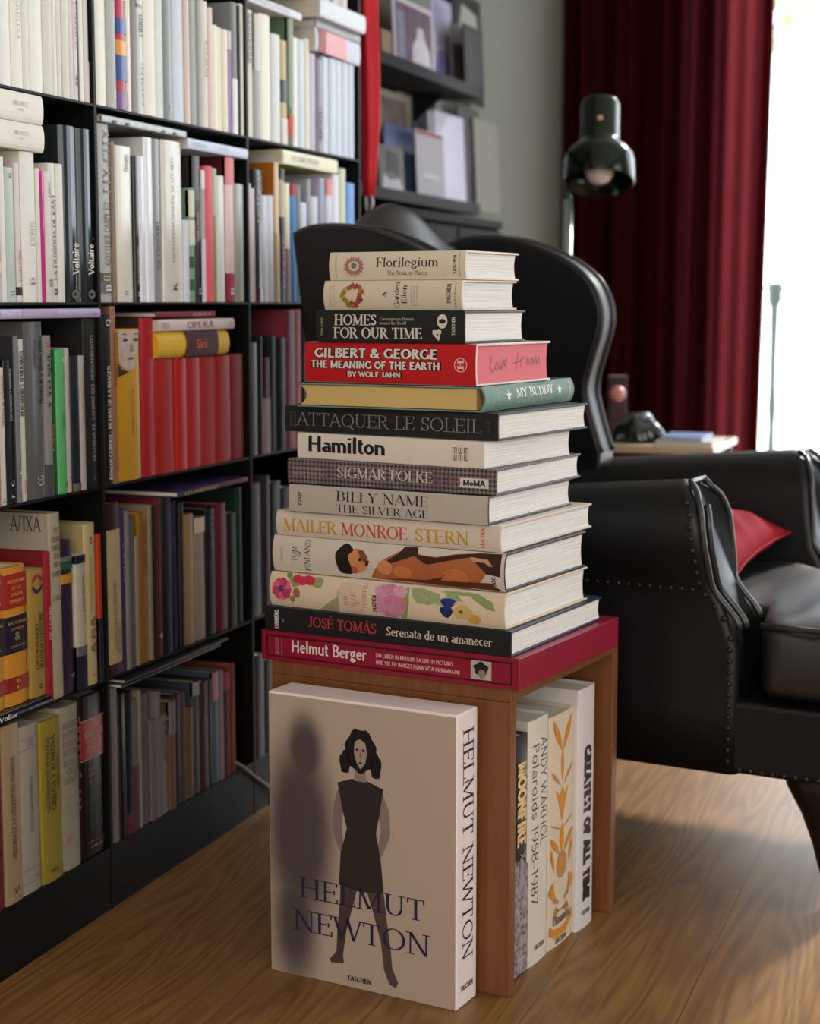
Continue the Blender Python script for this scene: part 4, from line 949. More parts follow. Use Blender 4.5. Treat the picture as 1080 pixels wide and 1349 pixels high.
# ------------------------------------------------------------------ books standing inside the cube, spines to the right
def upright_book(name, y0, y1, h, colr, label, rough=.5, xo=-.018, D=.27, extra=None, lip=True):
    root = thing('book', label, 'book', cube.matrix_basis @ Vector((xo, y0, 0)), CYAW, 'large books standing inside the cube table')
    T = y1 - y0; ct = .0026
    m = pmat(colr, rough, .5, var=.03)
    Geo().prism(cover_outline(D, T, ct, .003), 0, h).obj('cover', m, root)
    Geo().box((-D + .004, ct + .0002, .004), (-.006, T - ct - .0002, h - .004)).obj('page_block', PAGE_V, root)
    return root, T
def cdist(u, v):   # distance along the cube's depth of a floor pixel
    p = cube.matrix_basis.inverted() @ on_z(u, v, 0); return p.y
bpy.context.view_layer.update()
ys = [CT + .006, .098, .166, .2555, .319]
ins = []
DN = dict(rd=(0, 0, -1), ud=(0, 1, 0), nm=(1, 0, 0))
r_, T_ = upright_book('book', .052, .0965, .338, '1d1d24', 'black book with moon surface photograph and gold title, nearest in the cube table', .35)
lettering(r_, 'MOONFIRE', pmat('e8c890', .4, .4), T_ * .62, (0, T_ * .2, .302), width=.118, T=.26, t=.2, serif=False, lift=.0006, **DN)
moon = bpy.data.materials.new('moon_dust_print'); moon.use_nodes = True
_n = moon.node_tree; _v = _n.nodes.new('ShaderNodeTexVoronoi'); _v.inputs['Scale'].default_value = 130.0; _r = _n.nodes.new('ShaderNodeValToRGB')
_t = _n.nodes.new('ShaderNodeTexCoord'); _n.links.new(_t.outputs['Object'], _v.inputs['Vector']); _n.links.new(_v.outputs['Distance'], _r.inputs[0]); _n.links.new(_r.outputs[0], _n.nodes['Principled BSDF'].inputs['Base Color'])
_r.color_ramp.elements[0].color = lin('2c2830') + (1,); _r.color_ramp.elements[1].color = lin('a79aa2') + (1,); _r.color_ramp.elements[1].position = .7
flat_shape(r_, [(0, 0), (T_, 0), (T_, .15), (T_ * .6, .162), (T_ * .3, .155), (0, .165)], moon, (0, 0, .003), (0, 1, 0), (0, 0, 1), (1, 0, 0), name='printed_photograph')
lettering(r_, 'X-cur', pmat('a89a8a', .5, .4), T_ * .4, (0, T_ * .4, .175), width=.04, T=.2, t=.1, serif=False, lift=.0008, **DN)
lettering(r_, 'sks', pmat('b0a8b0', .5, .4), T_ * .5, (0, T_ * .25, .035), width=.028, T=.16, t=.1, serif=False, lift=.0008, **DN)
r_, T_ = upright_book('book', .0985, .1655, .351, 'd9d4c8', 'white book with thin black two line title, second nearest in the cube table', .45)
BLK = pmat('26242a', .5, .4)
lettering(r_, 'ANDY WARHOL', BLK, T_ * .30, (0, T_ * .56, .322), width=.155, T=.07, t=.06, serif=False, lift=.0006, **DN)
lettering(r_, 'Polaroids 1958-1987', BLK, T_ * .30, (0, T_ * .16, .318), width=.232, T=.07, t=.06, serif=False, lift=.0006, **DN)
HZ = dict(rd=(0, 1, 0), ud=(0, 0, 1), nm=(1, 0, 0))
lettering(r_, 'TASCHEN', BLK, .007, (0, T_ * .3, .02), width=T_ * .5, T=.2, t=.14, serif=False, **HZ)
r_, T_ = upright_book('book', .1675, .2545, .341, 'd8c6b0', 'pinkish book with orange scrolling ornament on its spine', .5)
OR1 = pmat('d08a2c', .5, .4, var=.15, scale=90); OR2 = pmat('b98a4c', .5, .4, var=.15, scale=90)
def orn(pts, mat, mirror=True):
    for sg in ((1, -1) if mirror else (1,)):
        flat_shape(r_, [(T_ / 2 + sg * x * T_, y) for x, y in pts], mat, (0, 0, 0), (0, 1, 0), (0, 0, 1), (1, 0, 0), name='printed_ornament')
def leafp(x0, y0, x1, y1, w, n=8, cur=0.0):
    L = []; dx, dy = x1 - x0, y1 - y0
    for i in range(n + 1):
        q = i / n; L.append((x0 + dx * q + cur * math.sin(PI * q) - w * math.sin(PI * q) * .9, y0 + dy * q))
    for i in range(n - 1, 0, -1):
        q = i / n; L.append((x0 + dx * q + cur * math.sin(PI * q) + w * math.sin(PI * q) * .9, y0 + dy * q))
    return L
orn(leafp(.02, .285, .36, .335, .1), OR1)
orn(leafp(.0, .24, .0, .29, .07), OR1, False); orn(leafp(.06, .235, .42, .262, .06), OR2)
orn([(-.26, .232), (-.1, .222), (0, .235), (.1, .222), (.26, .232), (.14, .212), (.05, .19), (.0, .182), (-.05, .19), (-.14, .212)], OR1, False)
orn(leafp(.03, .17, .46, .185, .05), OR2); orn(leafp(.0, .135, .0, .18, .1), OR1, False); orn(leafp(.1, .135, .42, .165, .1), OR1)
orn([(.2 * math.cos(a), .118 + .02 * math.sin(a)) for a in [2 * PI * i / 20 for i in range(20)]], OR2, False)
orn(leafp(.3, .115, .42, .15, .05), OR1); orn(leafp(.18, .068, .3, .1, .1, cur=.14), OR1); orn(leafp(.12, .062, .3, .074, .1), OR2)
orn(leafp(.22, .04, .2, .06, .1), OR2)
orn([(-.44, .036), (-.3, .028), (0, .024), (.3, .03), (.46, .042), (.46, .03), (.2, .014), (-.2, .012), (-.44, .022)], OR1, False)
lettering(r_, 'Ornament', pmat('3a3228', .5, .4), .014, (0, T_ * .18, .033), width=T_ * .68, T=.16, t=.05, lift=.0008, **HZ)
lettering(r_, 'the world of', pmat('3a3228', .5, .4), .005, (0, T_ * .3, .05), width=T_ * .45, T=.12, t=.05, lift=.0008, **HZ)
lettering(r_, 'TASCHEN', BLK, .008, (0, T_ * .27, .0035), width=T_ * .45, T=.2, t=.14, serif=False, **HZ)
r_, T_ = upright_book('book', .2565, .318, .363, 'd9d3d2', 'white book with broken dark brown block lettering, farthest in the cube table', .4, xo=-.012)
lettering(r_, 'GREATEST OF ALL TIME', pmat('33221f', .5, .4), T_ * .42, (0, T_ * .32, .275), width=.235, T=.34, t=.3, serif=False, lift=.0006, **DN)
lettering(r_, 'TASCHEN', BLK, .007, (0, T_ * .26, .02), width=T_ * .5, T=.2, t=.14, serif=False, **HZ)

# ------------------------------------------------------------------ the stack
HEROES = {}
def on_depth(u, v, w=2.165): return at_depth(u, v, w)
NW = 2.155
zcur = CUBE_H + .0004
def hero(key, ul, ur, vt, vb, uf, yaw, colr, label, page=None, ov=.003, ct=.0028, bulge=.003, rough=.45, kind='hard', shrink_far=0.0, board=None):
    """ul / ur = left and right pixel of the spine, vt / vb = its top and bottom at the right end, uf = far pixel of the right side"""
    global zcur
    N0 = at_depth(ur, vb, NW); Nt = at_depth(ur, vt, NW)
    T = Nt.z - N0.z
    a = math.radians(yaw); e = Vector((math.cos(a), math.sin(a), 0)); n = Vector((-math.sin(a), math.cos(a), 0))
    pl = on_plane(ul, vb - 12, n, n.dot(N0)); L = e.dot(N0 - pl)
    pf = on_plane(uf, vb - 15, e, e.dot(N0)); D = n.dot(pf - N0)
    root = thing('book', label, 'book', (N0.x, N0.y, zcur), a, 'books in the tall stack on the cube table')
    m = pmat(colr, rough, .5, var=.03)
    k = 12
    out = [(D, 0)] + [(bulge * (2 * i / k - 1) ** 2, T * i / k) for i in range(k + 1)] + [(D, T)]
    inn = [(D, T - ct)] + [(ct + bulge * (2 * i / k - 1) ** 2 + .0004, ct + (T - 2 * ct) * i / k) for i in range(k, -1, -1)] + [(D, ct)]
    if kind == 'box':
        out = [(0, 0), (0, T), (D, T), (D, 0)]; Geo().prism(out, -L, 0, 'yzx').obj('cover', m, root, bevel=.0012)
    else:
        cv = Geo().prism(out + inn, -L, 0, 'yzx').obj('cover', m, root, bevel=.0006, seg=1)
        if board:
            cv.data.materials.append(pmat(board, rough, .5, var=.03))
            for p in cv.data.polygons:
                if abs(p.normal.z) > .9 or abs(p.normal.x) > .9: p.material_index = 1
        g = Geo(); y0, y1 = bulge + ct + .0006, D - ov
        z0, z1 = ct + .0002, T - ct - .0002
        # page block with a hollow fore edge
        prof = [(y0, z0), (y0, z1)] + [(y1 - .004 * math.sin(PI * i / 8), z1 + (z0 - z1) * i / 8) for i in range(9)]
        g.prism(prof, -L + ov, -ov - .0002, 'yzx').obj('page_block', page or PAGE, root)
    zcur += T + .0004
    surf = lambda p: Vector((p.x, (bulge * (2 * p.z / T - 1) ** 2) if kind != 'box' else 0.0, p.z))
    h = dict(root=root, L=L, D=D, T=T, surf=surf)
    HEROES[key] = h
    return h
def stext(h, s, hexc, s0, s1, base, size, lift=.0006, **kw):
    L, T = h['L'], h['T']
    return lettering(h['root'], s, pmat(hexc, .5, .4, var=.02), T * size, (-L + s0 * L, 0, T * base), (1, 0, 0), (0, 0, 1), (0, -1, 0), width=(s1 - s0) * L, surf=h['surf'], lift=lift, **kw)
def sup(h, s, hexc, xs, b0, b1, size, **kw):
    """line reading upwards: xs = baseline place along the spine, from height b0 to b1, letters `size` of the thickness tall"""
    L, T = h['L'], h['T']
    return lettering(h['root'], s, pmat(hexc, .5, .4, var=.02), T * size, (-L + xs * L, 0, T * b0), (0, 0, 1), (-1, 0, 0), (0, -1, 0), width=T * (b1 - b0), surf=h['surf'], lift=.0006, **kw)
def sshape(h, pts, hexc, name='printed_shape', lift=.0004, mat=None):
    L, T = h['L'], h['T']
    P = []
    for i in range(len(pts)):
        (x0, y0), (x1, y1) = pts[i], pts[(i + 1) % len(pts)]
        P.append((-L + x0 * L, y0 * T))
        if abs(y1 - y0) > .3: P.append((-L + (x0 + x1) / 2 * L, (y0 + y1) / 2 * T))
    return flat_shape(h['root'], P, mat or pmat(hexc, .5, .4, var=.12, scale=120), (0, 0, 0), (1, 0, 0), (0, 0, 1), (0, -1, 0), name=name, lift=lift, surf=h['surf'])
def blob(cx, cy, rx, ry, n=22, wob=0.0, k=5, ph=0.0):
    return [(cx + rx * (1 + wob * math.sin(k * 2 * PI * i / n + ph)) * math.cos(2 * PI * i / n), cy + ry * (1 + wob * math.sin(k * 2 * PI * i / n + ph)) * math.sin(2 * PI * i / n)) for i in range(n)]

# 14 red book lying at the bottom
h = hero('berger', 345, 684, 864.5, 908.5, 813.5, -9.5, '8c1630', 'wine red thick book with inset frame on its spine, lowest of the stack', kind='box', rough=.35)
def fr(h, x0, x1, y0, y1, tx, ty, hexc):
    for q in ([(x0, y0), (x1, y0), (x1, y0 + ty), (x0, y0 + ty)], [(x0, y1 - ty), (x1, y1 - ty), (x1, y1), (x0, y1)], [(x0, y0 + ty), (x0 + tx, y0 + ty), (x0 + tx, y1 - ty), (x0, y1 - ty)], [(x1 - tx, y0 + ty), (x1, y0 + ty), (x1, y1 - ty), (x1 - tx, y1 - ty)]):
        sshape(h, q, hexc, 'printed_frame')
fr(h, .022, .975, .14, .86, .006, .055, '3a0c16')
stext(h, 'Helmut Berger', 'e6d6d4', .125, .43, .36, .4, serif=False, T=.15, t=.12)
stext(h, 'EIN LEBEN IN BILDERN | A LIFE IN PICTURES', 'd8bcbc', .465, .76, .53, .13, serif=False, T=.15, t=.12)
stext(h, 'UNE VIE EN IMAGES | UNA VITA IN IMMAGINI', 'd8bcbc', .465, .785, .3, .13, serif=False, T=.15, t=.12)
sup(h, 'BILDBAND', 'c88a94', .075, .22, .78, .1, serif=False)
sshape(h, [(.06, .16), (.062, .16), (.062, .84), (.06, .84)], 'c88a94', 'printed_line'); sshape(h, [(.085, .16), (.087, .16), (.087, .84), (.085, .84)], 'c88a94', 'printed_line')
sshape(h, [(.825, .22), (.9, .22), (.9, .8), (.825, .8)], 'b8aaa2', 'printed_photograph', .0004); sshape(h, blob(.862, .56, .026, .2, wob=.14), '221c1c', 'printed_photograph', .0006); sshape(h, blob(.866, .4, .014, .14), '8c7c74', 'printed_photograph', .0008)
# 13
h = hero('jose', 349, 673, 829, 864, 792, -9.2, '1b1c1e', 'black book with red and silver lettering, second from the bottom of the stack', rough=.4, bulge=.001, board='20304a')
stext(h, 'JOSÉ TOMÁS', 'b23a38', .19, .475, .33, .42, T=.14, t=.06)
stext(h, 'Serenata de un amanecer', 'cfc6b8', .515, .93, .33, .36, T=.13, t=.06)
sup(h, 'LUNWERG', 'd8d4ce', .062, .12, .88, .2, serif=False, T=.24, t=.16); sup(h, 'et', 'a8a49e', .085, .4, .55, .14, serif=False)
# 12
h = hero('flow', 355, 664, 779, 828, 773, -9.8, 'dcc9ae', 'cream book with painted pink flowers and green leaves on its spine', bulge=.006, ov=.004)
def leaf(h, x0, y0, x1, y1, w, hexc): sshape(h, [(x0 + (x1 - x0) * q - (y1 - y0) * w * .16 * math.sin(PI * q), y0 + (y1 - y0) * q + (x1 - x0) * w * 6 * math.sin(PI * q)) for q in [i / 8 for i in range(9)]] + [(x0 + (x1 - x0) * q + (y1 - y0) * w * .16 * math.sin(PI * q), y0 + (y1 - y0) * q - (x1 - x0) * w * 6 * math.sin(PI * q)) for q in [i / 8 for i in range(7, 0, -1)]], hexc, 'printed_leaf')
sshape(h, [(.3, .0), (.42, .0), (.42, .82), (.38, .9), (.32, .9), (.3, .5)], 'd6bca8', 'printed_panel', .0003)
sshape(h, [(.22, .02), (.31, .02), (.31, .48)], 'a09a7c', 'printed_leaf')
for i in range(9):
    a = 2 * PI * i / 9; sshape(h, blob(.058 + .026 * math.cos(a), .53 + .19 * math.sin(a), .019, .15, 12), ['c9476a', 'd8688a', 'b93a5c'][i % 3], 'printed_petal', .0004 + .00004 * i)
sshape(h, blob(.055, .54, .012, .1), '3a4674', 'printed_flower_centre', .0009)
for cx, cy in ((.125, .9), (.15, .82), (.172, .92), (.185, .84)): sshape(h, blob(cx, min(cy, .86), .02, .13, 14), 'c4324a', 'printed_petal', .0005)
leaf(h, .11, .62, .13, .98, .5, '8c9a5c'); leaf(h, .2, .95, .235, .68, .5, '93a068'); leaf(h, .075, .9, .1, .99, .6, '7c8c4c')
sshape(h, blob(.125, .46, .016, .15), '97704c', 'printed_bud', .0005); sshape(h, blob(.105, .27, .013, .1), '8a8848', 'printed_bud', .0005); sshape(h, blob(.125, .47, .008, .08), 'b4584c', 'printed_bud', .0006)
for cx, cy, r in ((.5, .76, .034), (.535, .84, .04), (.575, .78, .03), (.51, .55, .042), (.55, .5, .045), (.51, .3, .042), (.555, .28, .04), (.535, .14, .035), (.58, .42, .026)): sshape(h, blob(cx, cy, r, min(r * 5.6, .2, .97 - cy, cy - .02), 18, .08), ['cf8aa8', 'c87898', 'd89cb4'][int(cx * 1000) % 3], 'printed_petal', .0004 + cx * .0003)
sshape(h, [(.575, .03), (.6, .04), (.615, .5), (.61, .95), (.585, .8), (.57, .4)], '8c9a50', 'printed_leaf'); sshape(h, [(.62, .9), (.66, .95), (.74, .82), (.745, .65), (.7, .5), (.65, .52), (.625, .7)], '98a476', 'printed_leaf'); sshape(h, [(.76, .95), (.8, .9), (.85, .6), (.88, .25), (.84, .4), (.79, .6), (.765, .8)], '93a274', 'printed_leaf'); sshape(h, [(.84, .95), (.89, .93), (.95, .75), (.965, .5), (.93, .55), (.88, .75)], '8c9a62', 'printed_leaf'); leaf(h, .66, .88, .72, .6, .05, '7c8a58'); leaf(h, .74, .9, .9, .88, .05, '93a070'); leaf(h, .66, .72, .78, .5, .08, 'a3ac84')
sshape(h, blob(.775, .62, .03, .13, wob=.1, k=3), '2a3474', 'printed_petal', .0007); sshape(h, blob(.768, .36, .026, .16, wob=.12, k=3), '252c68', 'printed_petal', .0007)
sshape(h, blob(.835, .38, .04, .2, wob=.1), 'cfae6c', 'printed_petal', .0008); sshape(h, blob(.825, .56, .028, .13), 'd8bc98', 'printed_petal', .0007); sshape(h, blob(.88, .22, .025, .14), 'c8a04c', 'printed_petal', .0007); sshape(h, blob(.828, .4, .01, .05), '7c5a24', 'printed_flower_centre', .0009)
for s_, xs in (('THE', .355), ('BOOK', .385), ('OF', .405), ('FLOWERS', .435)): sup(h, s_, 'a58a5c', xs, .22, .22 + .105 * len(s_), .15)
sup(h, 'edited by', 'a89684', .315, .2, .7, .08, serif=False); sup(h, 'TASCHEN', '2c2824', .475, .12, .62, .14, serif=False, T=.24, t=.16)
# 11
h = hero('tom', 359, 664, 725, 777, 771, -10.2, 'd2c8bc', 'pale grey book with printed reclining bare shouldered figure on its spine', bulge=.006, ov=.004, board='20201f')
sk, sk2, skd, hr = 'b0643a', 'd08a58', '5c2c1c', '221a18'
sshape(h, [(.44, .06), (.46, .3), (.5, .6), (.56, .83), (.6, .9), (.66, .8), (.72, .78), (.8, .9), (.9, .97), (.94, .9), (.94, .55), (.9, .2), (.86, .02), (.7, .02), (.55, .03)], sk, 'printed_figure', .0004)
sshape(h, [(.47, .35), (.52, .6), (.56, .78), (.585, .97), (.64, .99), (.645, .8), (.6, .68)], '38241c', 'printed_jacket', .0005)
sshape(h, [(.62, .8), (.72, .76), (.8, .88), (.9, .97), (.985, .99), (.985, .4), (.93, .45), (.86, .85), (.78, .72), (.68, .55)], '3a2018', 'printed_sleeve', .0005)
sshape(h, blob(.505, .38, .032, .2), sk2, 'printed_highlight', .0006); sshape(h, blob(.58, .3, .04, .17), 'c47848', 'printed_highlight', .0006); sshape(h, blob(.68, .42, .03, .16), 'a8623c', 'printed_highlight', .0006)
sshape(h, blob(.8, .28, .055, .24), 'c07444', 'printed_highlight', .0006); sshape(h, [(.64, .08), (.74, .25), (.78, .5), (.73, .1)], skd, 'printed_shade', .0006)
sshape(h, [(.46, .04), (.6, .07), (.75, .03), (.99, .03), (.94, .22), (.9, .1), (.6, .12)], skd, 'printed_shade', .0007)
sshape(h, blob(.335, .5, .047, .42, wob=.05), hr, 'printed_hair', .0004)
sshape(h, [(.345, .62), (.375, .82), (.405, .78), (.425, .66), (.44, .5), (.425, .28), (.39, .16), (.36, .3), (.35, .45)], sk2, 'printed_face', .0006)
sshape(h, [(.385, .8), (.41, .78), (.43, .62), (.42, .45), (.4, .55)], '8a4a30', 'printed_face', .0007); sshape(h, blob(.372, .24, .014, .11), sk, 'printed_ear', .0008); sshape(h, [(.39, .56), (.402, .6), (.404, .5), (.393, .48)], hr, 'printed_eye', .0009); sshape(h, [(.425, .55), (.437, .5), (.43, .36), (.42, .4)], hr, 'printed_beard', .0009)
sshape(h, [(.86, .86), (.93, .83), (.955, .66), (.94, .66), (.92, .74), (.87, .75)], 'c4906a', 'printed_hand', .0009)
sup(h, 'TOM', '33302e', .113, .32, .74, .16, T=.13); sup(h, 'of', '33302e', .135, .45, .6, .16, slant=.2); sup(h, 'FINLAND', '33302e', .172, .08, .95, .17, T=.13)
sup(h, 'HANSON', '8a8480', .05, .3, .7, .08, serif=False); sup(h, 'TASC', '2a2624', .965, .08, .4, .12, serif=False, T=.22, t=.16)
# 10
h = hero('mailer', 363.5, 659, 685, 721, 779, -9.8, 'd6c8bb', 'cream book with large yellow and orange red capitals on its spine', bulge=.004)
stext(h, 'MAILER', 'c89a2c', .035, .285, .2, .5, T=.15, t=.05); stext(h, 'MONROE', 'c8553c', .305, .605, .2, .5, T=.15, t=.05); stext(h, 'STERN', 'c89a2c', .635, .87, .2, .5, T=.15, t=.05)
sup(h, 'TASCHEN', 'c8603c', .935, .12, .92, .18, serif=False, T=.18, t=.12)
sshape(h, [(.0, .97), (.0, .985), (.9, .985), (.9, .97)], 'a89a90', 'printed_line')
# 9
h = hero('billy', 380.5, 643, 645, 684, 753, -9.6, 'bcb2a8', 'silver grey book with two lines of thin black serif capitals', bulge=.001, rough=.3, board='24322c')
stext(h, 'BILLY NAME', '26242a', .25, .715, .5, .36, T=.12, t=.03); stext(h, 'THE SILVER AGE', '26242a', .25, .715, .1, .28, T=.12, t=.03)
sup(h, 'R|A|P', '2c2a2c', .07, .25, .75, .17, serif=False, T=.14, t=.12)
# 8
pol = bpy.data.materials.new('dark_net_print'); pol.use_nodes = True
_n = pol.node_tree; _t = _n.nodes.new('ShaderNodeTexCoord'); _mp = _n.nodes.new('ShaderNodeMapping'); _mp.inputs['Rotation'].default_value = (0, PI / 4, 0)
_w1 = _n.nodes.new('ShaderNodeTexChecker'); _w1.inputs['Scale'].default_value = 230; _w1.inputs['Color1'].default_value = lin('3a2c34') + (1,); _w1.inputs['Color2'].default_value = lin('a89a94') + (1,)
_nz = _n.nodes.new('ShaderNodeTexNoise'); _nz.inputs['Scale'].default_value = 28; _mx = _n.nodes.new('ShaderNodeMix'); _mx.data_type = 'RGBA'; _mx.inputs[7].default_value = lin('463842') + (1,)
_n.links.new(_t.outputs['Object'], _mp.inputs[0]); _n.links.new(_mp.outputs[0], _w1.inputs['Vector']); _n.links.new(_t.outputs['Object'], _nz.inputs['Vector'])
_n.links.new(_nz.outputs['Fac'], _mx.inputs[0]); _n.links.new(_w1.outputs['Color'], _mx.inputs[6]); _n.links.new(_mx.outputs[2], _n.nodes['Principled BSDF'].inputs['Base Color'])
h = hero('polke', 378.5, 654, 605, 640, 764.5, -9.4, '5a4a52', 'book with dark net pattern and small white museum label on its spine', bulge=.001)
[c for c in h['root'].children if c.name.startswith('cover')][0].data.materials[0] = pol
stext(h, 'SIGMAR POLKE', 'd2c4ba', .25, .71, .34, .42, T=.13, t=.05); stext(h, 'ALIBIS', '8a5460', .715, .84, .34, .3, T=.12, t=.05, serif=False)
stext(h, 'KATHY HALBREICH', 'a8988e', .03, .2, .56, .14, serif=False); stext(h, 'MARK GODFREY', 'a8988e', .03, .2, .34, .14, serif=False)
sshape(h, [(.835, .25), (.965, .25), (.965, .62), (.835, .62)], 'd8d0c6', 'printed_label', .0005); stext(h, 'MoMA', '26242a', .85, .95, .33, .22, lift=.0009, serif=False, T=.22, t=.18)
# 7
h = hero('hamil', 391.5, 638, 568, 604, 751, -12.5, 'e2d8cc', 'white paperback with bold black plain lettering on its spine', bulge=.0008, ov=0.0006, ct=.0008, rough=.55)
stext(h, 'Hamilton', '1e1c1e', .06, .49, .28, .62, serif=False, T=.19, t=.15)
for i in range(3):
    for j in range(2):
        x0, y0 = .84 + i * .029, .26 + j * .26
        for q in range(3):
            sshape(h, [(x0 + .009 * q, y0), (x0 + .009 * q + .004, y0), (x0 + .009 * q + .004, y0 + .23), (x0 + .009 * q, y0 + .23)], '6a625e', 'printed_emblem')
        sshape(h, [(x0, y0 + (.2 if (i + j) % 2 else .0)), (x0 + .022, y0 + (.2 if (i + j) % 2 else .0)), (x0 + .022, y0 + (.23 if (i + j) % 2 else .03)), (x0, y0 + (.23 if (i + j) % 2 else .03))], '6a625e', 'printed_emblem')
# 6
h = hero('attq', 375, 656, 528, 565, 774, -11.5, '1c1f1f', 'black book with thin grey spaced capitals, wider than its neighbours', bulge=.001, board='2c3a36', rough=.5)
stext(h, 'ATTAQUER LE SOLEIL', '858886', .062, .93, .26, .5, T=.075, t=.04)
sup(h, 'MARQUIS', '5a5c5a', .04, .2, .8, .1, serif=False); sup(h, 'DE SADE', '5a5c5a', .058, .2, .8, .1, serif=False); sup(h, 'nrf', '4c4e4e', .965, .3, .7, .12, serif=False)
# 5 lies crosswise: gilt page edges to the front, spine to the right
N0 = at_depth(640, 523, NW); Nt = at_depth(640, 488.5, NW); T = Nt.z - N0.z; yaw = math.radians(-7.5)
e = Vector((math.cos(yaw), math.sin(yaw), 0)); nn = Vector((-math.sin(yaw), math.cos(yaw), 0))
pl = on_plane(391, 505, nn, nn.dot(N0)); L5 = e.dot(N0 - pl); pf = on_plane(756.5, 500, e, e.dot(N0)); D5 = nn.dot(pf - N0)
r5 = thing('book', 'green cloth book turned crosswise with gilt page edges and white stars', 'book', (N0.x, N0.y, zcur), yaw, 'books in the tall stack on the cube table')
GREEN = pmat('6f8c80', .6, .3, var=.12, scale=60, bump=.3); ct = .003
bul = .006; k = 12
out = [(-L5, 0)] + [(-bul * (2 * i / k - 1) ** 2, T * i / k) for i in range(k + 1)] + [(-L5, T)]
inn = [(-L5, T - ct)] + [(-ct - bul * (2 * i / k - 1) ** 2, ct + (T - 2 * ct) * i / k) for i in range(k, -1, -1)] + [(-L5, ct)]
cv = Geo().prism(out + inn, 0, D5, 'xzy').obj('cover', GREEN, r5, bevel=.0006, seg=1)
cv.data.materials.append(pmat('1f2423', .5, .4))
for p in cv.data.polygons:
    if abs(p.normal.z) > .9: p.material_index = 1
y_ = [(-.012 - ct, ct + .0002), (-.012 - ct, T - ct - .0002)] + [(-L5 + .004 + .010 * math.sin(PI * i / 10), T - ct - .0002 + (2 * ct + .0004 - T) * i / 10) for i in range(11)]
Geo().prism(y_, .003, D5 - .003, 'xzy').obj('page_block', pmat('d2b272', .45, .5, var=.08, scale=20, name='gilt_edge'), r5)
sf = lambda p: Vector((-bul * (2 * p.z / T - 1) ** 2, p.y, p.z))
def btext(s, hexc, y0, y1, base, size, **kw): lettering(r5, s, pmat(hexc, .5, .4), T * size, (0, D5 * y0, T * base), (0, 1, 0), (0, 0, 1), (1, 0, 0), width=D5 * (y1 - y0), surf=sf, lift=.0006, **kw)
btext('MY BUDDY', 'e4e6dc', .32, .74, .46, .36, T=.16, t=.06); btext('WORLD WAR II LAID BARE', 'b8c2b2', .33, .74, .2, .14, serif=False)
for cy in (.24, .815):
    flat_shape(r5, [(D5 * cy + (.0085 if i % 2 == 0 else .0036) * math.sin(PI * i / 5), T * .56 + (.0085 if i % 2 == 0 else .0036) * math.cos(PI * i / 5)) for i in range(10)], pmat('e4e6dc', .5, .4), (0, 0, 0), (0, 1, 0), (0, 0, 1), (1, 0, 0), name='printed_star', surf=sf)
for yy, s_ in ((.09, 'MICHAEL STOKES'), (.14, 'SCOTTY BOWERS')): lettering(r5, s_, pmat('a8b47c', .5, .4), .0036, (0, D5 * yy, T * .1), (0, 0, 1), (0, -1, 0), (1, 0, 0), width=T * .8, surf=sf, serif=False)
lettering(r5, 'TASCHEN', pmat('c8cdb0', .5, .4), .005, (0, D5 * .95, T * .15), (0, 0, 1), (0, -1, 0), (1, 0, 0), width=T * .7, surf=sf, serif=False, T=.2, t=.14)
zcur += T + .0004
# 4
h = hero('gg', 401.5, 627, 430, 486, 725, -11, 'c41f24', 'bright red thick book with white outlined capitals and pink page edges', page=pmat('dd7480', .7, .3, var=.06, scale=300, name='pink_page_edge'), bulge=.002, ov=.003, rough=.35, board='d8d2cc')
for s_, a_, b_, ba, sz in (('GILBERT & GEORGE', .062, .785, .62, .24), ('THE MEANING OF THE EARTH', .04, .8, .36, .19), ('BY WOLF JAHN', .26, .575, .16, .13)):
    stext(h, s_, '2a1416', a_ - .004, b_ + .004, ba - .012, sz + .024, serif=False, T=.42, t=.36, lift=.0005)
    stext(h, s_, 'e2d8d2', a_, b_, ba, sz, serif=False, T=.22, t=.17, lift=.0010)
cpts = [(.915 + .036 * math.cos(2 * PI * i / 28), .5 + .17 * math.sin(2 * PI * i / 28)) for i in range(28)]
for i in range(28):
    a_, b_ = cpts[i], cpts[(i + 1) % 28]; q = .9
    sshape(h, [a_, b_, (.915 + (b_[0] - .915) * q, .5 + (b_[1] - .5) * q), (.915 + (a_[0] - .915) * q, .5 + (a_[1] - .5) * q)], 'e2c8c4', 'printed_emblem')
sup(h, 'H', 'e2c8c4', .932, .4, .62, .17, T=.2, t=.12)
# pencilled words on the pink page edge
R_, D_, T_ = h['root'], h['D'], h['T']
strokes = [[(.22, .7), (.2, .45), (.24, .28)], [(.25, .35), (.29, .55), (.32, .4), (.29, .34), (.26, .42)], [(.33, .58), (.35, .36), (.38, .6)], [(.38, .45), (.42, .56), (.41, .62), (.38, .52), (.42, .36)],
           [(.5, .48), (.62, .55)], [(.57, .75), (.54, .3)], [(.6, .6), (.61, .38)], [(.6, .52), (.66, .64)], [(.68, .45), (.7, .62), (.73, .48), (.7, .4)], [(.75, .38), (.76, .62), (.79, .42), (.81, .64), (.83, .42), (.86, .62), (.87, .4)]]
g = Geo()
for st in strokes:
    for (a0, b0), (a1, b1) in zip(st[:-1], st[1:]):
        d = Vector((0, (a1 - a0) * D_, (b1 - b0) * T_)); nrm = Vector((0, -d.z, d.y)).normalized() * .00065
        A_, B_ = Vector((-.0026, a0 * D_, b0 * T_)), Vector((-.0026, a1 * D_, b1 * T_)); g.add([A_ - nrm, A_ + nrm, B_ + nrm, B_ - nrm], [[0, 1, 2, 3]])
g.obj('handwriting', pmat('8a6468', .6, .3), R_)
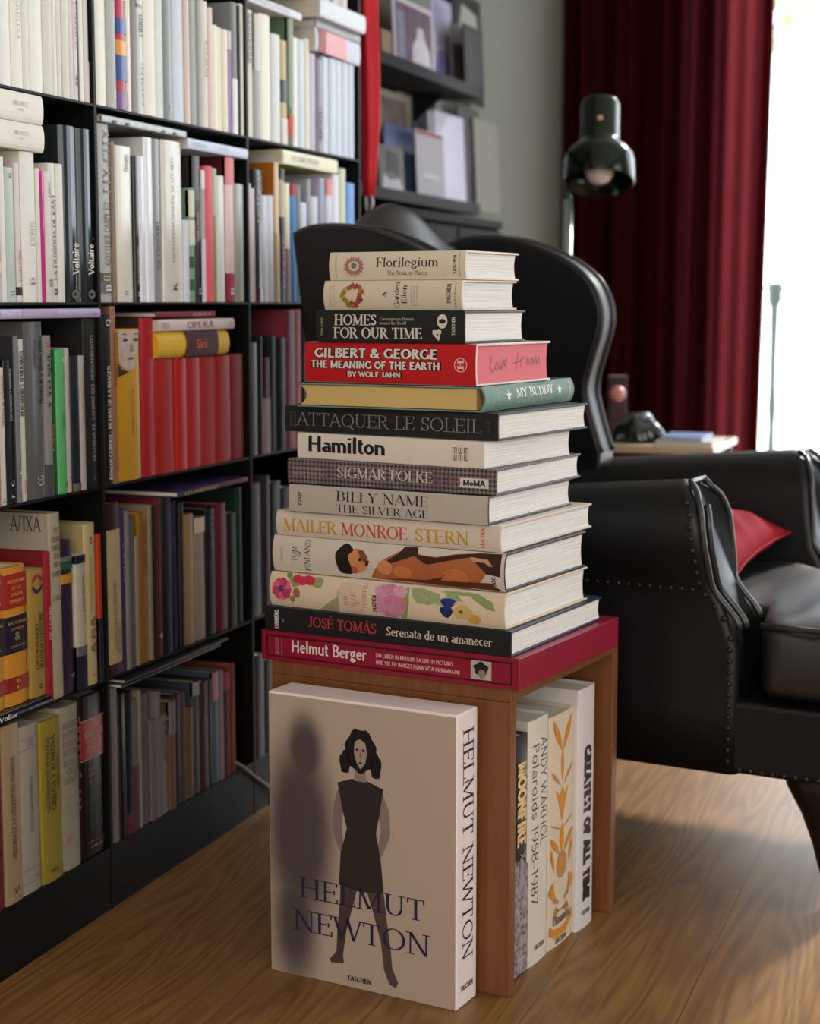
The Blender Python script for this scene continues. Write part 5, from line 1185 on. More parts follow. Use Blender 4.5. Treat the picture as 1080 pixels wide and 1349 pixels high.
# 3
h = hero('homes', 416, 612, 383, 426.5, 692, -9.5, '1c1f1d', 'black book with tall narrow white serif title over two lines', bulge=.001, rough=.45)
stext(h, 'HOMES', 'd6cfc4', .13, .42, .54, .34, T=.17, t=.06); stext(h, 'FOR OUR TIME', 'd6cfc4', .125, .725, .13, .34, T=.17, t=.06)
stext(h, 'Contemporary Houses', 'b8b2a8', .44, .67, .7, .1, serif=False); stext(h, 'around the World', 'b8b2a8', .44, .62, .57, .1, serif=False)
sup(h, '4', 'd6cfc4', .85, .1, .44, .3, serif=False, T=.2, t=.16); sup(h, '0', 'd6cfc4', .89, .46, .9, .36, serif=False, T=.2, t=.16); sup(h, 'TASCHEN', 'c8c2b8', .94, .25, .82, .12, serif=False, T=.2, t=.14); sup(h, 'Philip Jodidio', 'a8a298', .05, .2, .8, .1, serif=False)
# 2
h = hero('eden', 425.5, 608, 340.5, 381, 681, -9, 'd8cab4', 'beige book with a wreath and stacked upright title, second from the top', bulge=.005, ov=.004)
rr = random.Random(4)
for i in range(34):
    a = 2 * PI * i / 34 + rr.uniform(-.1, .1); r0 = rr.uniform(.68, 1.04)
    sshape(h, blob(.215 + .080 * r0 * math.cos(a), .5 +   .365 * r0 * math.sin(a), .017, .08, 8, .15), rr.choice(['a04a3a', '8a3a34', 'b87a34', '7c6a34', 'b0604a', '94503c']) if math.cos(a) > -.3 else rr.choice(['b08a34', 'a87c3c', '8c7a3c', 'c09a4c']), 'printed_blossom', .0004 + .00001 * i)
sup(h, 'A', '2c2824', .47, .42, .63, .17); sup(h, 'Garden', '2c2824', .56, .08, .96, .22, T=.13); sup(h, 'Eden', '2c2824', .615, .22, .84, .22, T=.13)
for i, xs in enumerate((.655, .675, .695)): sup(h, ['MASTERPIECES OF', 'BOTANICAL', 'ILLUSTRATION'][i], 'a0947c', xs, .14, .84, .07, serif=False)
sup(h, 'TASCHEN', '3a342c', .925, .22, .88, .15, serif=False, T=.2, t=.14); sup(h, 'Bibliotheca', '8a7c68', .96, .06, .9, .08, serif=False); sup(h, 'H. WALTER LACK', 'a0947c', .06, .12, .85, .07, serif=False); sup(h, 'A GARDEN EDEN', 'b0a48c', .085, .12, .85, .06, serif=False)
# 1
h = hero('flor', 433, 613, 299.5, 338, 684, -8.5, 'dccfba', 'beige book with a red rosette and serif title, topmost of the stack', bulge=.004, ov=.004)
for i in range(30):
    a = 2 * PI * i / 30; w = .032; q_ = 1.12 if i % 2 else .98
    p_ = lambda r, aa: (.19 + .078 * r * math.cos(aa), .5 + .36 * r * math.sin(aa))
    sshape(h, [p_(.5, a - w * 2), p_(.78, a - w * 2.2), p_(q_, a), p_(.78, a + w * 2.2), p_(.5, a + w * 2)], ['94323c', 'a3444a', '883038'][i % 3], 'printed_petal', .0004 + .00001 * i)
sshape(h, blob(.19, .5, .038, .175, wob=.06), 'd8c8b4', 'printed_flower_ring', .0009); sshape(h, blob(.192, .52, .02, .11, wob=.08), '6c7466', 'printed_flower_centre', .0011)
stext(h, 'Florilegium', '3c3832', .355, .81, .46, .33, T=.12, t=.05); stext(h, 'The Book of Plants', '5c564e', .435, .725, .18, .15, T=.12, t=.06)
sup(h, 'TASCHEN', '3a342c', .935, .2, .85, .13, serif=False, T=.2, t=.14); sup(h, 'Bibliotheca Universalis', '8a7c68', .962, .1, .92, .06, serif=False); sup(h, 'THE BOOK OF PLANTS', '8a8070', .06, .08, .92, .06, serif=False)

# ------------------------------------------------------------------ the large slipcased book leaning before the cube
nq = on_z(601, 1333, 0); na = math.radians(-8.8)
nl = on_z(357, 1277, 0)
e = Vector((math.cos(na), math.sin(na), 0)); NL = e.dot(nq - nl)
ND = .0585; NH = .3955
big = thing('book', 'very large boxed book standing upright against the cube, dark figure on its cover', 'book', nq, na)
PINK = pmat('f0e4e3', .45, .4, var=.02)
Geo().box((-NL, 0, 0), (0, ND, NH)).obj('slipcase', PINK, big, bevel=.0025, seg=3)
# printed studio backdrop: warm grey paper with a dark soft patch, all of it ink on the board
pr = bpy.data.materials.new('studio_backdrop_print'); pr.use_nodes = True
nt = pr.node_tree; N = nt.nodes; Lk = nt.links; b = N['Principled BSDF']; b.inputs['Roughness'].default_value = .5
tcn = N.new('ShaderNodeTexCoord')
def soft(cx, cz, sx, sz, r0, r1):
    mp = N.new('ShaderNodeMapping'); mp.vector_type = 'POINT'
    mp.inputs['Location'].default_value = (-cx / sx, 0, -cz / sz); mp.inputs['Scale'].default_value = (1 / sx, 0, 1 / sz); Lk.new(tcn.outputs['Object'], mp.inputs[0])
    ln = N.new('ShaderNodeVectorMath'); ln.operation = 'LENGTH'; Lk.new(mp.outputs[0], ln.inputs[0])
    mr = N.new('ShaderNodeMapRange'); mr.interpolation_type = 'SMOOTHERSTEP'; mr.inputs[1].default_value = r0; mr.inputs[2].default_value = r1; mr.inputs[3].default_value = 1; mr.inputs[4].default_value = 0
    Lk.new(ln.outputs['Value'], mr.inputs[0]); return mr.outputs[0]
def sm(a, b_):
    m_ = N.new('ShaderNodeMath'); m_.operation = 'MAXIMUM'; Lk.new(a, m_.inputs[0]); Lk.new(b_, m_.inputs[1]); return m_.outputs[0]
f1 = soft(-NL * .80, NH * .80, NL * .13, NH * .17, .3, 1.25); f2 = soft(-NL * .83, NH * .52, NL * .235, NH * .42, .35, 1.2); f3 = soft(-NL * .86, NH * .2, NL * .16, NH * .3, .2, 1.3)
ff = sm(sm(f1, f2), f3)
mx = N.new('ShaderNodeMix'); mx.data_type = 'RGBA'; mx.inputs[6].default_value = lin('b9a698') + (1,); mx.inputs[7].default_value = lin('40343a') + (1,)
mf = N.new('ShaderNodeMath'); mf.operation = 'MULTIPLY'; mf.inputs[1].default_value = .92; Lk.new(ff, mf.inputs[0]); Lk.new(mf.outputs[0], mx.inputs[0]); Lk.new(mx.outputs[2], b.inputs['Base Color'])
fa = dict(org=(-NL, 0, 0), rd=(1, 0, 0), ud=(0, 0, 1), nm=(0, -1, 0))
def FP(L): return [(x * NL, y * NH) for x, y in L]
flat_shape(big, FP([(.006, .004), (.994, .004), (.994, .992), (.006, .992)]), pr, name='cover_picture', lift=.0003, **fa)
def fig(L, hexc, name, lift): flat_shape(big, FP(L), pmat(hexc, .5, .4, var=.18, scale=60), name=name, lift=lift, **fa)
# a plain standing figure in a dark dress
fig([(.385, .70), (.36, .64), (.35, .56), (.38, .49), (.43, .43), (.47, .435), (.41, .5), (.40, .57), (.42, .65)], '80706a', 'printed_arm', .0005)
fig([(.62, .70), (.655, .64), (.66, .56), (.62, .49), (.56, .43), (.52, .435), (.59, .5), (.61, .57), (.59, .65)], '8a7a72', 'printed_arm', .0005)
fig([(.41, .47), (.505, .47), (.495, .38), (.455, .28), (.425, .2), (.405, .11), (.41, .085), (.345, .075), (.33, .085), (.37, .12), (.375, .2), (.39, .3), (.395, .4)], '4a3c3a', 'printed_leg', .0005)
fig([(.5, .47), (.6, .47), (.62, .38), (.64, .27), (.66, .17), (.67, .1), (.7, .055), (.69, .035), (.655, .042), (.625, .09), (.61, .18), (.57, .28), (.52, .38)], '54453f', 'printed_leg', .0005)
fig([(.38, .715), (.455, .735), (.54, .735), (.625, .715), (.605, .63), (.585, .56), (.61, .47), (.625, .36), (.5, .345), (.385, .36), (.395, .47), (.43, .56), (.405, .63)], '33292a', 'printed_dress', .0007)
fig([(.47, .73), (.475, .79), (.53, .79), (.535, .73)], '93837a', 'printed_neck', .0008)
fig(blob(.505, .835, .082, .075, 26, .07, 7), '1c1618', 'printed_hair', .0009)
fig(blob(.422, .79, .03, .04, 14, .1), '1c1618', 'printed_hair', .0009); fig(blob(.585, .79, .03, .045, 14, .1), '1c1618', 'printed_hair', .0009)
fig([(.475, .865), (.5, .876), (.53, .865), (.54, .83), (.53, .795), (.505, .772), (.483, .795), (.47, .83)], 'a8968a', 'printed_face', .0011)
for ex in (.487, .52): fig(blob(ex, .838, .008, .005, 10), '2a2222', 'printed_eye', .0013)
fig([(.492, .795), (.505, .799), (.518, .795), (.505, .79)], '4a3232', 'printed_mouth', .0013); fig([(.502, .83), (.508, .83), (.513, .812), (.5, .811)], '80706a', 'printed_nose', .0013)
INK = pmat('2a2648', .5, .4)
def ftext(s, x0, x1, y, hgt, mat=INK, **kw): lettering(big, s, mat, NH * hgt, (-NL + x0 * NL, 0, NH * y), (1, 0, 0), (0, 0, 1), (0, -1, 0), width=NL * (x1 - x0), lift=.0016, **kw)
ftext('HELMUT', .165, .845, .288, .072, T=.1, t=.045); ftext('NEWTON', .13, .87, .168, .075, T=.1, t=.045)
ftext('TASCHEN', .43, .56, .027, .017, pmat('2a2428', .5, .4), serif=False, T=.2, t=.14)
lettering(big, 'HELMUT NEWTON', INK, ND * .5, (0, ND * .28, NH * .945), (0, 0, -1), (0, 1, 0), (1, 0, 0), width=NH * .79, T=.1, t=.045, lift=.0006)
lettering(big, 'TASCHEN', pmat('2a2428', .5, .4), .008, (0, ND * .2, NH * .055), (0, 1, 0), (0, 0, 1), (1, 0, 0), width=ND * .6, serif=False, T=.2, t=.14)
# ------------------------------------------------------------------ leather wing chair
LEA = pmat('0d0e12', .42, .36, var=.15, scale=12, bump=.25, name='black_leather')
PIPE = pmat('2a2b2e', .3, .6, name='leather_piping')
BRASS = pmat('26231f', .42, .5, metal=.4, name='dark_nail')
LEGW = pmat('100d0c', .35, .5, name='ebonised_wood')
CHA = math.radians(-9)
_f = on_z(1085, 1225, 0) + Vector((-math.sin(CHA), math.cos(CHA), 0)) * .03
chair = thing('wing_armchair', 'black leather wing armchair with nailhead trim standing behind the book stack', 'armchair', _f, CHA)
W = .66
def ss(a, b, x):
    q = min(1, max(0, (x - a) / (b - a))); return q * q * (3 - 2 * q)
def uend(z):
    rd = .05 * (1 - math.sqrt(max(0.0, 1 - min(1, (z - .585) / .072) ** 2))) if z > .585 else 0.0
    if z > .5: return -.205 + .01 * ss(.64, .5, z) - rd
    return -.15 - .045 * ss(.425, .5, z)
sec = [(0, .205), (0, .30), (0, .40), (0, .465), (-.004, .49), (-.018, .515), (-.032, .55), (-.036, .585), (-.026, .62), (-.002, .645), (.03, .654), (.062, .648), (.09, .626), (.105, .59), (.110, .545), (.114, .48), (.118, .42), (.12, .36), (.12, .28), (.12, .205)]
def arm(flip):
    g = Geo(); rings = []
    cz = .45; cv_ = .05
    def place(u, v, z):
        z2 = z + (.085 * (u + .205) * (z - .5) / .15 if z > .5 else 0)
        return (u, W - v if flip else v, z2)
    for q in [0, .12, .25, .38, .5, .62, .74, .85, .93, .975]:
        rings.append([place(-.9 + (uend(z) + .9 - .0) * q, v, z) for v, z in sec])
    for k, sh in ((.985, .0), (.996, .004), (1.0, .011)):      # rounded front edge
        r = []
        for v, z in sec:
            dv = (.055 - v); L = max(abs(dv), 1e-3)
            r.append(place(-.9 + (uend(z) + .9) * k, v + dv / L * min(sh, L), z - (sh if z > .63 else 0)))
        rings.append(r)
    g.loft(rings); o = g.obj('arm', LEA, chair, smooth=True)
    # welts along both edges of the front panel
    def edge(zs, side):
        pts = []
        for z in zs:
            vs_ = [(abs(z - s[1]), s[0]) for s in (sec[:10] if side == 0 else sec[10:])]
            # interpolate across the section
            S = sec[:11] if side == 0 else sec[10:][::-1]
            v = S[-1][0]
            for (va, za), (vb, zb) in zip(S[:-1], S[1:]):
                if za <= z <= zb: v = va + (vb - va) * ((z - za) / max(zb - za, 1e-5)); break
            pts.append(place(uend(z) + .001, v + (.006 if side == 0 else -.006), z))
        return pts
    zs = [.43 + (.64 - .43) * i / 26 for i in range(27)]
    path = edge(zs, 0) + [place(uend(.65), v, .651) for v in (.01, .03, .05, .07)] + edge(zs, 1)[::-1]
    Geo().tube(path, .0048, 8).obj('piping', PIPE, chair, smooth=True)
    inner = [(p[0] + .004, p[1] + (.02 if not flip else -.02) * (1 if i < 27 else 0) , p[2] - .0) for i, p in enumerate(edge(zs[:24], 0))]
    Geo().tube(inner, .0055, 8).obj('piping', PIPE, chair, smooth=True)
    return place
pl_near = arm(False); pl_far = arm(True)
# wings
wo = [(-.63, .42), (-.618, .63), (-.642, .705), (-.652, .757), (-.638, .815), (-.625, .86), (-.622, .90), (-.636, .94), (-.664, .974), (-.715, 1.006), (-.79, 1.034), (-.855, 1.044), (-.915, 1.043), (-.951, 1.031), (-.944, .98), (-.928, .85), (-.905, .6), (-.89, .42)]
def smooth_line(P, k=5):
    out = []
    for i in range(len(P) - 1):
        p0, p1, p2, p3 = P[max(i - 1, 0)], P[i], P[i + 1], P[min(i + 2, len(P) - 1)]
        for j in range(k):
            t = j / k
            out.append(tuple(.5 * (2 * p1[q] + (p2[q] - p0[q]) * t + (2 * p0[q] - 5 * p1[q] + 4 * p2[q] - p3[q]) * t * t + (3 * p1[q] - p0[q] - 3 * p2[q] + p3[q]) * t ** 3) for q in (0, 1)))
    return out + [P[-1]]
wo = [wo[0]] + smooth_line(wo[1:14], 4) + wo[14:]
def wing(v0, v1):
    o = Geo().prism(wo, v0, v1, 'xzy').obj('wing', LEA, chair, smooth=True, bevel=.011, seg=4)
    o.modifiers[0].harden_normals = True; o.modifiers[0].angle_limit = math.radians(60)
    vm = (v0 + v1) / 2
    for vv in (v0 + .008, v1 - .008):
        Geo().tube([(u + .001, vv, z) for u, z in wo[1:50]], .005, 8).obj('piping', PIPE, chair, smooth=True)
wing(.012, .082); wing(W - .082, W - .012)
# back with a raised crest
g = Geo(); rings = []; crest = []
for i in range(25):
    v = .03 + (W - .06) * i / 24
    zt = 1.025 + .073 * math.sin(PI * i / 24) ** 3.6
    bow = .03 * math.sin(PI * i / 24); rb = .05 * math.sin(PI * i / 24)
    rings.append([(-.70 + bow * .4, v, .36), (-.745 + bow, v, .5), (-.79 + bow, v, .65), (-.835 + bow * .8, v, .82), (-.872 + bow * .4, v, zt - .09), (-.893, v, zt - .03), (-.915, v, zt - .006), (-.932, v, zt), (-.944 - rb * .4, v, zt - .012), (-.94 - rb, v, zt - .06), (-.922 - rb, v, .85), (-.89 - rb, v, .6), (-.88, v, .40), (-.875, v, .21), (-.80, v, .21)])
    crest.append((-.931 - rb * .2, v, zt - .003))
g.loft(rings).obj('back', LEA, chair, smooth=True)
Geo().tube(crest, .0045, 8).obj('piping', LEA, chair, smooth=True)
# seat frame and cushion
Geo().box((-.88, .004, .206), (.045, W - .004, .318)).obj('seat_rail', LEA, chair, bevel=.008)
g = Geo(); rings = []
M = 40
def seatz(u, v):
    q = (v - W / 2) / .3
    return .012 * math.cos(min(1.4, abs(q)) * PI / 2.8) + .0035 * math.sin(v * 46 + 3 * math.sin(u * 9)) * ss(.0, .2, v) + .004 * math.sin(u * 30 + v * 18) + .003 * math.sin(u * 55 - v * 26 + 1)
us = [-.80 + .9 * i / 44 for i in range(45)]
for i, u in enumerate(us):
    wdt = ss(-.145, -.115, u)
    v0 = .124 * (1 - wdt) + .003 * wdt; v1 = W - v0
    endf = min(1, (i + .5) / 2.2, (44.5 - i) / 2.2) ** .35
    r = []
    zc_, hz = .382, .062
    for k in range(M):
        a = 2 * PI * k / M; c, s_ = math.cos(a), math.sin(a)
        ev, ez = math.copysign(abs(c) ** .22, c), math.copysign(abs(s_) ** .32, s_)
        v = (v0 + v1) / 2 + ev * (v1 - v0) / 2 * (.985 + .015 * endf); z = zc_ + ez * hz * endf
        if s_ > .0: z += seatz(u, v) * ss(0, .5, s_) - .02 * ss(-.3, -.8, u)
        r.append((u, v, z))
    rings.append(r)
g.loft(rings).obj('seat_cushion', pmat('101116', .42, .9, var=.15, scale=12, bump=.25, name='black_leather_seat'), chair, smooth=True)
Geo().tube([(-.118, .006, .438), (-.06, .004, .438), (.0, .004, .438), (.06, .006, .438), (.088, .02, .438), (.092, W / 2, .446), (.088, W - .02, .438), (.06, W - .006, .438), (-.118, W - .006, .438)], .005, 8).obj('piping', PIPE, chair, smooth=True)
# legs
def front_leg(vc):
    prof = [(.212, -.094, .045), (.19, -.086, .045), (.15, -.062, .040), (.105, -.045, .030), (.05, -.030, .022), (.02, -.022, .030), (0, -.02, .036)]
    rings = []
    for z, ul, ur in prof:
        c = (ul + ur) / 2; r = (ur - ul) / 2
        rings.append([(c + r * math.cos(a), vc + min(r, .055) * math.sin(a), z) for a in [2 * PI * i / 16 for i in range(16)]])
    Geo().loft(rings).obj('leg', LEGW, chair, smooth=True)
front_leg(.06); front_leg(W - .06)
for vc in (.06, W - .06):
    Geo().loft([[(-.83 - (.212 - z) * .35 + s * math.cos(a), vc + s * math.sin(a), z) for a in [2 * PI * i / 12 for i in range(12)]] for z, s in ((.212, .03), (.1, .024), (0, .02))]).obj('leg', LEGW, chair, smooth=True)
# nailheads
dome = Geo().lathe([(.0048, 0), (.0042, .002), (.0026, .0034), (.0, .004)], 8)
nail_me = None
def nail(u, v, z, nrm):
    global nail_me
    if nail_me is None:
        o = dome.obj('nailhead', BRASS, chair, smooth=True); nail_me = o.data
    else:
        o = bpy.data.objects.new('nailhead', nail_me); col.objects.link(o); o.parent = chair
    o.location = (u, v, z); o.rotation_euler = Vector(nrm).to_track_quat('Z', 'Y').to_euler()
for i in range(38): nail(-.86 + i * .0172, -.0004, .486 - .0, (0, -1, 0))
for i in range(12): nail(-.163, -.0002, .415 - i * .0172, (0, -1, 0))
for i in range(11): nail(-.145 + i * .0172, .0036, .214, (0, -1, 0))
for i in range(11):
    z = .62 - i * .0175; S = sec[:10]; v = 0
    for (va, za), (vb, zb) in zip(S[:-1], S[1:]):
        if za <= z <= zb: v = va + (vb - va) * (z - za) / (zb - za)
    nail(uend(z) - .016, v - .0006, z, (0, -1, 0))

# ------------------------------------------------------------------ red cushion on the seat
REDC = pmat('8a0e1e', .75, .06, var=.08, scale=40, bump=.3, name='red_satin')
def satin_sheen(m):
    m.node_tree.nodes['Principled BSDF'].inputs['Sheen Weight'].default_value = .0
satin_sheen(REDC)
bpy.context.view_layer.update()
cm = chair.matrix_basis
A_ = Vector((-.222, .505, .512)); B_ = Vector((-.207, .155, .486)); e1 = (B_ - A_); e2 = Vector((-.34, -.005, .055)); nr = e2.cross(e1).normalized()
if nr.z < 0: nr = -nr
g = Geo(); n = 26; V = []; Fc = []
ctr = A_ + e1 / 2 + e2 / 2
for side in (1, -1):
    for i in range(n + 1):
        for j in range(n + 1):
            x, y = 2 * i / n - 1, 2 * j / n - 1
            th = .042 * ((1 - abs(x) ** 3.6) * (1 - abs(y) ** 3.6)) ** .55
            pinch = 1 - .07 * (1 - abs(x) ** 2) * abs(y) ** 3 - .07 * (1 - abs(y) ** 2) * abs(x) ** 3
            wr = .0055 * math.sin(9 * x + 14 * y + 2 * math.sin(3 * x)) * (1 - (x * y) ** 2) * (th / .052)
            p = ctr + e1 / 2 * x * pinch + e2 / 2 * y * pinch + nr * (side * th + wr)
            V.append(p - ctr)
    o0 = 0 if side == 1 else (n + 1) ** 2
    for i in range(n):
        for j in range(n):
            a = o0 + i * (n + 1) + j; Fc.append([a, a + 1, a + n + 2, a + n + 1])
cu = thing('cushion', 'red satin scatter cushion on the black leather armchair seat', 'cushion', cm @ ctr, CHA)
c_ = Geo(); c_.add(V, Fc); co = c_.obj('cushion_cover', REDC, cu, smooth=True)
bm = bmesh.new(); bm.from_mesh(co.data); bmesh.ops.remove_doubles(bm, verts=bm.verts[:], dist=.0006); bmesh.ops.recalc_face_normals(bm, faces=bm.faces[:]); bm.to_mesh(co.data); bm.free()
seam = []
for t_ in range(4):
    for i in range(n):
        q = 2 * i / n - 1
        x, y = [(q, -1), (1, q), (-q, 1), (-1, -q)][t_]
        pinch = 1 - .07 * (1 - abs(x) ** 2) * abs(y) ** 3 - .07 * (1 - abs(y) ** 2) * abs(x) ** 3
        seam.append(e1 / 2 * x * pinch + e2 / 2 * y * pinch)
Geo().tube(seam, .0028, 6, closed=True).obj('piping', REDC, cu, smooth=True)

# ------------------------------------------------------------------ floor lamp
LW = 3.85
CHR = pmat('2c332f', .16, .6, metal=.85, var=.05, name='dark_chrome')
STEEL = pmat('a9b4b0', .28, .5, metal=.8, name='brushed_steel')
lp = at_depth(748, 262, LW); tp = at_depth(789, 240, LW)
lamp = thing('floor_lamp', 'dark chrome reading lamp with open bell shade rising behind the armchair', 'lamp', (lp.x, lp.y, 0))
Geo().lathe([(0, 0), (.13, 0), (.13, .012), (.12, .02), (.02, .026), (0, .026)], 36).obj('base', CHR, lamp, smooth=False)
Geo().lathe([(0, .02), (.0105, .02), (.0105, lp.z), (0, lp.z)], 16).obj('pole', STEEL, lamp, smooth=True)
k = LW / FPX
axis = Vector((0, 0, 1)); tocam = (EYEP - tp); tocam.z = 0; tocam.normalize()
tilt = math.radians(20)
down = Vector((0, 0, -1)) * math.cos(tilt) + tocam * math.sin(tilt)    # opening looks down and out
rotq = (-down).to_track_quat('Z', 'Y'); rim = tp - Vector((lp.x, lp.y, 0))
Mx = Matrix.Translation(rim) @ rotq.to_matrix().to_4x4()
hc = 78 * k / math.cos(tilt)
pr_out = [(46 * k, -.002), (46.5 * k, .0), (46 * k, 30 * k), (44.5 * k, 36 * k), (40 * k, 43 * k), (31 * k, 52 * k), (27 * k, 56 * k), (26 * k, 60 * k), (26 * k, 108 * k), (24.5 * k, 113 * k), (21 * k, 116 * k), (0, 116.5 * k)]
pr_in = [(45 * k, -.002), (45 * k, 30 * k), (42 * k, 38 * k), (30 * k, 50 * k), (24 * k, 56 * k), (24 * k, 105 * k), (0, 107 * k)]
g = Geo(); g.lathe(pr_in[::-1] + pr_out, 44, Mx); g.obj('lamp_shade', CHR, lamp, smooth=True)
bulb_pr = [(.0, -2 * k)] + [(20 * k * math.sin(a), 18 * k - 20 * k * math.cos(a)) for a in [PI * i / 14 for i in range(1, 11)]] + [(12 * k, 42 * k), (12 * k, 56 * k), (0, 56 * k)]
Geo().lathe(bulb_pr, 28, Mx).obj('bulb', pmat('d8d0d2', .25, .5, name='opal_glass'), lamp, smooth=True)
sw = Mx @ Vector((0, 0, 88 * k)) + (tocam * math.cos(tilt) * 1.0) * 27 * k
Geo().lathe([(0, -.004), (.0075, -.004), (.0075, .002), (.005, .006), (0, .007)], 16, Matrix.Translation(sw) @ tocam.to_track_quat('Z', 'Y').to_matrix().to_4x4()).obj('switch', pmat('c9a590', .4, .5, name='pink_brass'), lamp, smooth=True)
bk = Mx @ Vector((0, 0, 24 * k)); side = RT * -1
Geo().tube([(0, 0, lp.z - .01), (0, 0, lp.z + .01), tuple(bk + side * 43 * k)], .008, 10).obj('bracket', CHR, lamp, smooth=True)

# ------------------------------------------------------------------ side table behind the chair
TW = 3.85
ra = at_depth(940, 597, TW); TZ = ra.z + .012
tx0, tx1, ty0, ty1 = -.975, ra.x, ra.y, ra.y + .34
TOP = wood_mat('pale_table_wood', 'b09a80', 'c9b69c', .35, (2, 20, 20))
DRW = wood_mat('dark_red_wood', '2c0e0a', '3e1812', .6, (2, 20, 20))
tb = thing('side_table', 'small side table with pale top and dark red apron behind the armchair', 'table', ((tx0 + tx1) / 2, (ty0 + ty1) / 2, 0))
hx, hy = (tx1 - tx0) / 2, (ty1 - ty0) / 2
Geo().box((-hx, -hy, TZ - .018), (hx, hy, TZ)).obj('tabletop', TOP, tb, bevel=.003)
for s_ in (-1, 1):
    Geo().box((-hx + .03, s_ * (hy - .03) - .009, TZ - .09), (hx - .03, s_ * (hy - .03) + .009, TZ - .0182)).obj('apron', DRW, tb)
    for t_ in (-1, 1):
        x, y = s_ * (hx - .022), t_ * (hy - .03)
        Geo().loft([[(x + s * math.cos(a + PI / 4) * 1.2, y + s * math.sin(a + PI / 4) * 1.2, z) for a in [PI / 2 * i for i in range(4)]] for z, s in ((0, .010), (TZ - .0184, .014))]).obj('leg', DRW, tb)
bl = at_depth(846, 585, TW); br_ = at_depth(905, 585, TW)
def lying(name, x0, x1, y0, y1, z, th, colr, label, group=None):
    o = thing(name, label, 'book', (x0, y0, z), 0, group)
    Geo().prism([(-(y1 - y0), 0), (0, 0), (0, th), (-(y1 - y0), th), (-(y1 - y0), th - .002), (-.003, th - .002), (-.003, .002), (-(y1 - y0), .002)], 0, x1 - x0, 'yzx').obj('cover', pmat(colr, .35, .5), o)
    Geo().box((.003, -(y1 - y0) + .003, .0022), (x1 - x0 - .003, -.0034, th - .0022)).obj('page_block', PAGE_V, o)
    o.location.y = y0 + (y1 - y0)
    return o
lying('book', -.80, ra.x - .006, ty0 + .02, ty0 + .19, TZ + .0004, .011, 'c9c4bc', 'pale lying book under a blue one on the side table', 'books on the side table')
lying('book', -.79, ra.x - .032, ty0 + .03, ty0 + .17, TZ + .0122, .009, '7f97c8', 'blue lying book on top of a pale one on the side table', 'books on the side table')
dk = at_depth(826, 585, TW)
orn_ = thing('glass_ornament', 'low dark glossy knobbly ornament on the side table', 'ornament', (-.862, ty0 + .11, TZ + .0004))
g = Geo(); rings = []
for i in range(11):
    q = i / 10; z = .062 * q; r = .056 * math.sqrt(max(0.0, 1 - (q * .97) ** 2.2)) + .004
    rings.append([(r * (1.0 + .12 * math.cos(5 * a + q * 2)) * math.cos(a) * 1.05, r * (1 + .12 * math.cos(5 * a + q * 2)) * math.sin(a) * .8, z * (1 + .12 * math.sin(3 * a))) for a in [2 * PI * j / 30 for j in range(30)]])
g.loft(rings).obj('bowl', pmat('20221e', .12, .7, var=.4, scale=60, name='dark_glass'), orn_, smooth=True)
g = Geo().lathe([(0, .054), (.02, .056), (.024, .066), (.014, .074), (0, .076)], 18); g.obj('knob', pmat('6f7688', .15, .6, metal=.6, name='dull_silver'), orn_, smooth=True, loc=(.012, 0, -.004))
pb = at_depth(795, 520, TW)
bx_ = thing('wooden_box', 'upright dark red wooden box with round pink knob on the side table', 'box', (-.948, ty1 - .075, TZ + .0004), math.radians(17))
Geo().box((-.021, -.03, 0), (.021, .03, .142)).obj('body', DRW, bx_, bevel=.002)
Geo().box((-.022, -.031, .1425), (.022, .031, .15)).obj('lid', DRW, bx_, bevel=.002)
Geo().lathe([(0, 0), (.008, 0), (.008, .01), (.018, .016), (.02, .026), (.013, .034), (0, .036)], 20, Matrix.Translation((-.004, -.0302, .108)) @ Vector((0, -1, 0)).to_track_quat('Z', 'Y').to_matrix().to_4x4()).obj('handle', pmat('c87f7e', .4, .4, name='pink_enamel'), bx_, smooth=True)

